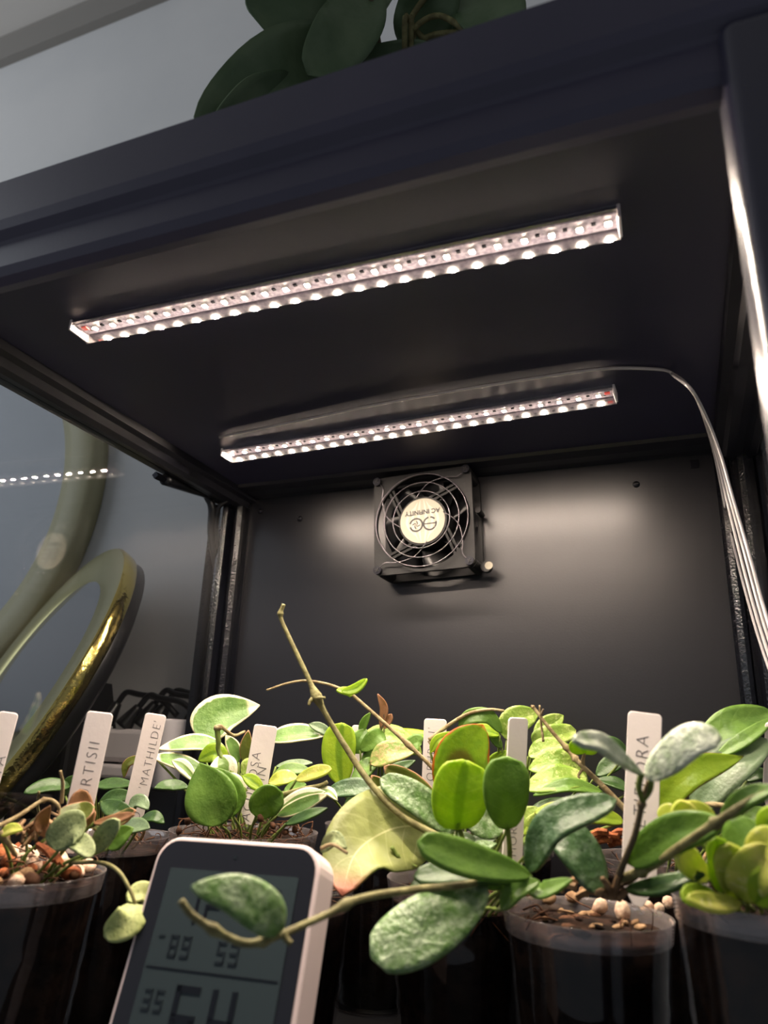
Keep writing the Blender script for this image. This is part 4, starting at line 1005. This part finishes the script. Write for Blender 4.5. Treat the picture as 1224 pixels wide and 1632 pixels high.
b = nb(); r_ = lathe(b, [(Rm * .735, .0012), (Rm * .3, .0012)], c_px, 64, Rf); b.faces.new(r_[-1]); mesh_obj('mirror_pane', b, M['mirror'], gm)
q = c_px + mj * Rm * .96 + mn2 * Rm * .24
chunk('catch', at(215, 927, .64), .0030, 'gold', gm)
# mirror stand: black wedge foot
b = nb(); P_ = [at(142, 1085, .655), at(155, 1232, .66), at(60, 1250, .66), at(120, 1130, .66)]; bk = Vector((0, .03, 0))
A = [b.verts.new(p) for p in P_]; B = [b.verts.new(p + bk) for p in P_]
for i in range(4): b.faces.new((A[i], A[(i + 1) % 4], B[(i + 1) % 4], B[i]))
b.faces.new(A); b.faces.new(B); mesh_obj('support', b, M['black'], gm)
tube_obj('foot', [at(110, 1240, .67), at(108, 1300, .68), Vector((at(108, 1300, .68).x, at(108, 1300, .68).y, SH))], .008, M['black'], gm, 12, 8)
# large ring mirror on the wall
cc = Vector((-.702, WALLY - .012, .063)); ring_r = .262
rm = thing('wall_mirror', (cc.x, WALLY, cc.z), 'large round wall mirror with pale brass frame seen through the left glass', 'mirror')
b = nb(); AX = Matrix.Rotation(math.radians(90), 3, 'X'); wr = .050
lathe(b, [(ring_r, -.011), (ring_r, .008), (ring_r - .006, .012), (ring_r - wr * .6, .013), (ring_r - wr, .004), (ring_r - wr, -.011)], cc, 128, AX, closed=True)
mesh_obj('ring_frame', b, M['brassmatte'], rm, True)
b = nb(); r_ = lathe(b, [(ring_r - wr + .001, -.004), (ring_r * .3, -.004)], cc, 96, AX); b.faces.new(r_[-1]); mesh_obj('mirror_pane', b, pbr('grey_reflection_tone', (160, 164, 168), .35, 0), rm)  # matte grey stands for the wall tone the mirror would reflect
# power strip with plugs
ps0 = on(166, 1160, y=.02); ps1 = on(305, 1196, y=.02)
pst = thing('power_strip', (-.29, .035, SH), 'white power strip with black plugs outside the left glass', 'power strip')
bx('body', (-.375, .02, -.232), (-.232, .055, -.2035), M['whitep'], pst, .004)
bx('lower_edge', (-.378, .016, -.246), (-.228, .058, -.234), M['whitep'], pst, .003)
bx('bracket', (-.37, .03, SH), (-.24, .05, -.246), M['black'], pst, .002)
bx('switch', (-.345, .018, -.2037), (-.335, .026, -.2015), M['whitep'], pst, .001)
def plug(u, v, du, dv, y, label):
    p = on(u, v + 8, y=y); e = on(u + du, v + dv + 6, y=y + .005)
    t = thing('cable_plug', p, label, 'plug', 'black plugs on the power strip')
    d = (e - p)
    b = nb(); tube(b, [p, p + d * .5, e], lambda f: .0085 - .0045 * f, 10, 8); mesh_obj('plug_body', b, M['black'], t, True)
    b = nb(); n2 = e + d * .5; tube(b, [e, e + d * .4 + Vector((.004, 0, .003)), e + Vector((.022, 0, .008)), e + Vector((.045, .004, .004)), e + Vector((.062, .01, -.01))], .0028, 8, 24); mesh_obj('cord', b, M['black'], t, True)
plug(170, 1140, 18, -26, .030, 'leftmost black plug with arched cord on the power strip')
plug(196, 1150, 26, -30, .028, 'second black plug from the left on the power strip')
plug(222, 1148, 26, -34, .036, 'middle black plug with thick cord on the power strip')
plug(250, 1140, 18, -28, .040, 'black plug nearest the white cylinder')
plug(302, 1150, 14, -36, .045, 'black plug beside the rear corner post')
b = nb(); c_ = Vector((-.232, -.005, 0)); lathe(b, [(.0001, -.250), (.0175, -.250), (.0185, -.248), (.0185, -.197), (.0175, -.1950), (.0001, -.1945)], c_ + Vector((-.013, .010, 0)), 40)
# ribs on the cylinder come from its material bump
cy = mesh_obj('adapter_body', b, M['whitep'], None, True)
cyt = thing('cylinder_adapter', (-.245, .005, SH), 'white ribbed cylinder beside the power strip', 'adapter')
cy.parent = cyt; cy.location = -Vector(cyt.location)
bx('base', (-.262, -.012, SH), (-.228, .022, -.250), M['black'], cyt, .002)
# small white box and dark jar behind the mirror
wb = bx('storage_box', (-.405, .0, SH), (-.372, .04, -.2150), M['whitep'], None, .002); tag(wb, 'small white box behind the gold mirror', 'box')
db = bx('storage_box', (-.372, -.045, SH), (-.318, -.005, -.1985), M['black'], None, .004); tag(db, 'black box standing before the power strip', 'box')
tr = thing('storage_tray', (-.44, -.0, SH), 'low dark tray with mauve rim outside the left glass', 'tray')
bx('tray_body', (-.56, -.02, SH), (-.378, .012, -.2600), M['black'], tr, .003); bx('tray_rim', (-.562, -.024, -.2600), (-.377, .012, -.2535), pbr('mauve_plastic', (92, 66, 74), .3), tr, .0025)
kb = thing('knob_bottle', at(8, 1225, .60), 'small white round capped bottle at the left picture edge', 'bottle')
b = nb(); p = at(8, 1225, .60); lathe(b, [(.0001, .0095), (.006, .009), (.0085, .004), (.0085, -.004), (.006, -.009), (.006, -.10), (.0001, -.10)], p, 24); mesh_obj('cap', b, M['whitep'], kb, True)
# plug with metal tip hanging from the rail, and cords by the post
px = -.214
up = thing('usb_plug', on(290, 775, x=px), 'black cable plug with metal tip clipped outside the left rail', 'plug')
a_, b_ = on(247, 757, x=px), on(262, 764, x=px); c2_ = on(330, 790, x=px)
d = (c2_ - b_)
b = nb(); tube(b, [a_, b_], .0030, 4, 2); mesh_obj('metal_tip', b, M['screw'], up)
b = nb(); tube(b, [b_, b_ + d * .35, b_ + d * .7, c2_], lambda f: .0048 - .0024 * f, 10, 12); mesh_obj('plug_body', b, M['black'], up, True)
for k, (pts, lb, rr) in enumerate((([(330, 790), (338, 810), (337, 850), (343, 900), (340, 960), (344, 1040), (336, 1120)], 'thick black cable hanging beside the left rear post', .0036),
                           ([(362, 798), (348, 812), (345, 850), (352, 900), (350, 960)], 'thin black cable looping beside the left rear post', .0019))):
    o = tube_obj('black_cable', [on(u, v, x=px - .018, ) if False else at(u, v, .632) for u, v in pts] + ([Vector((-.245, .035, SH))] if k == 0 else []), rr, M['black'], None, 8, 60)
    tag(o, lb, 'cable', 'black cables outside the left rear post')

# ================================================================ dark plant on top
tp = thing('trailing_houseplant', (-.02, -.16, HT), 'dark leafy houseplant standing on top of the cabinet', 'plant')
b = nb(); lathe(b, [(.0001, HT), (.040, HT), (.052, HT + .075), (.055, HT + .078), (.050, HT + .08), (.046, HT + .070), (.0001, HT + .068)], (0, -.12, 0), 40); mesh_obj('pot', b, M['terracotta'], tp, True)
def tleaf(pts, w, tilt, a=.5, b=.45, cupv=.2):
    o = leaf(tp, pts, w, 'shade', tilt, a, b, cup_=cupv, wave=.10, thick=.001); return o
tleaf([(600, -20, .42), (500, -14, .40), (394, 12, .38)], 150, 15, .4, .33)
tleaf([(588, -30, .41), (556, 45, .39), (490, 120, .38)], 96, 10, .45, .5)
tleaf([(590, 70, .42), (450, 118, .39), (318, 232, .37)], 118, 12, .45, .42)
tleaf([(470, 130, .40), (400, 175, .38), (340, 240, .37)], 80, -20)
tleaf([(540, 100, .42), (600, 96, .41), (690, 76, .40)], 44, 10)
tleaf([(655, 90, .42), (680, 20, .40), (712, -60, .38)], 96, 10)
tleaf([(640, -30, .43), (612, -14, .42), (600, 20, .41)], 40, 10)
tleaf([(700, -60, .41), (765, -10, .39), (812, 80, .37)], 110, 10)
tleaf([(700, 70, .42), (760, 40, .41), (822, 60, .40)], 60, 15)
for pts in ([(655, 70, .40), (660, 45, .395), (700, 25, .39), (752, 55, .38)], [(645, 80, .40), (655, 30, .395), (690, -20, .39)], [(655, 100, .41), (680, 60, .40), (735, 50, .39)]):
    P_ = [Vector((0, -.12, HT + .072))] + [at(*q) for q in pts]
    tube_obj('stem', P_, .0016, M['stem'], tp, 8, 24)
for pts in ([(560, 20, .42)], [(560, 95, .40)], [(590, -10, .40)]):
    P_ = [Vector((0, -.12, HT + .072)), (Vector((0, -.12, HT + .072)) + at(*pts[0])) / 2 + Vector((0, 0, .02)), at(*pts[0])]
    tube_obj('stem', P_, .0016, M['stemdark'], tp, 8, 16)
tw = on(42, 285, y=-.34)
t_ = thing('dry_twig', tw, 'tiny dark twig lying on the cabinet top at left', 'twig')
base = Vector((tw.x, -.34, HT + .0008))
b = nb(); tube(b, [base + Vector((-.006, 0, 0)), base, base + Vector((.0075, .002, 0))], .0007, 5, 6); tube(b, [base, base + Vector((-.0006, 0, .0035)), base + Vector((-.0012, 0, .0062))], .0007, 5, 6)
mesh_obj('twig_stem', b, M['stemdark'], t_)
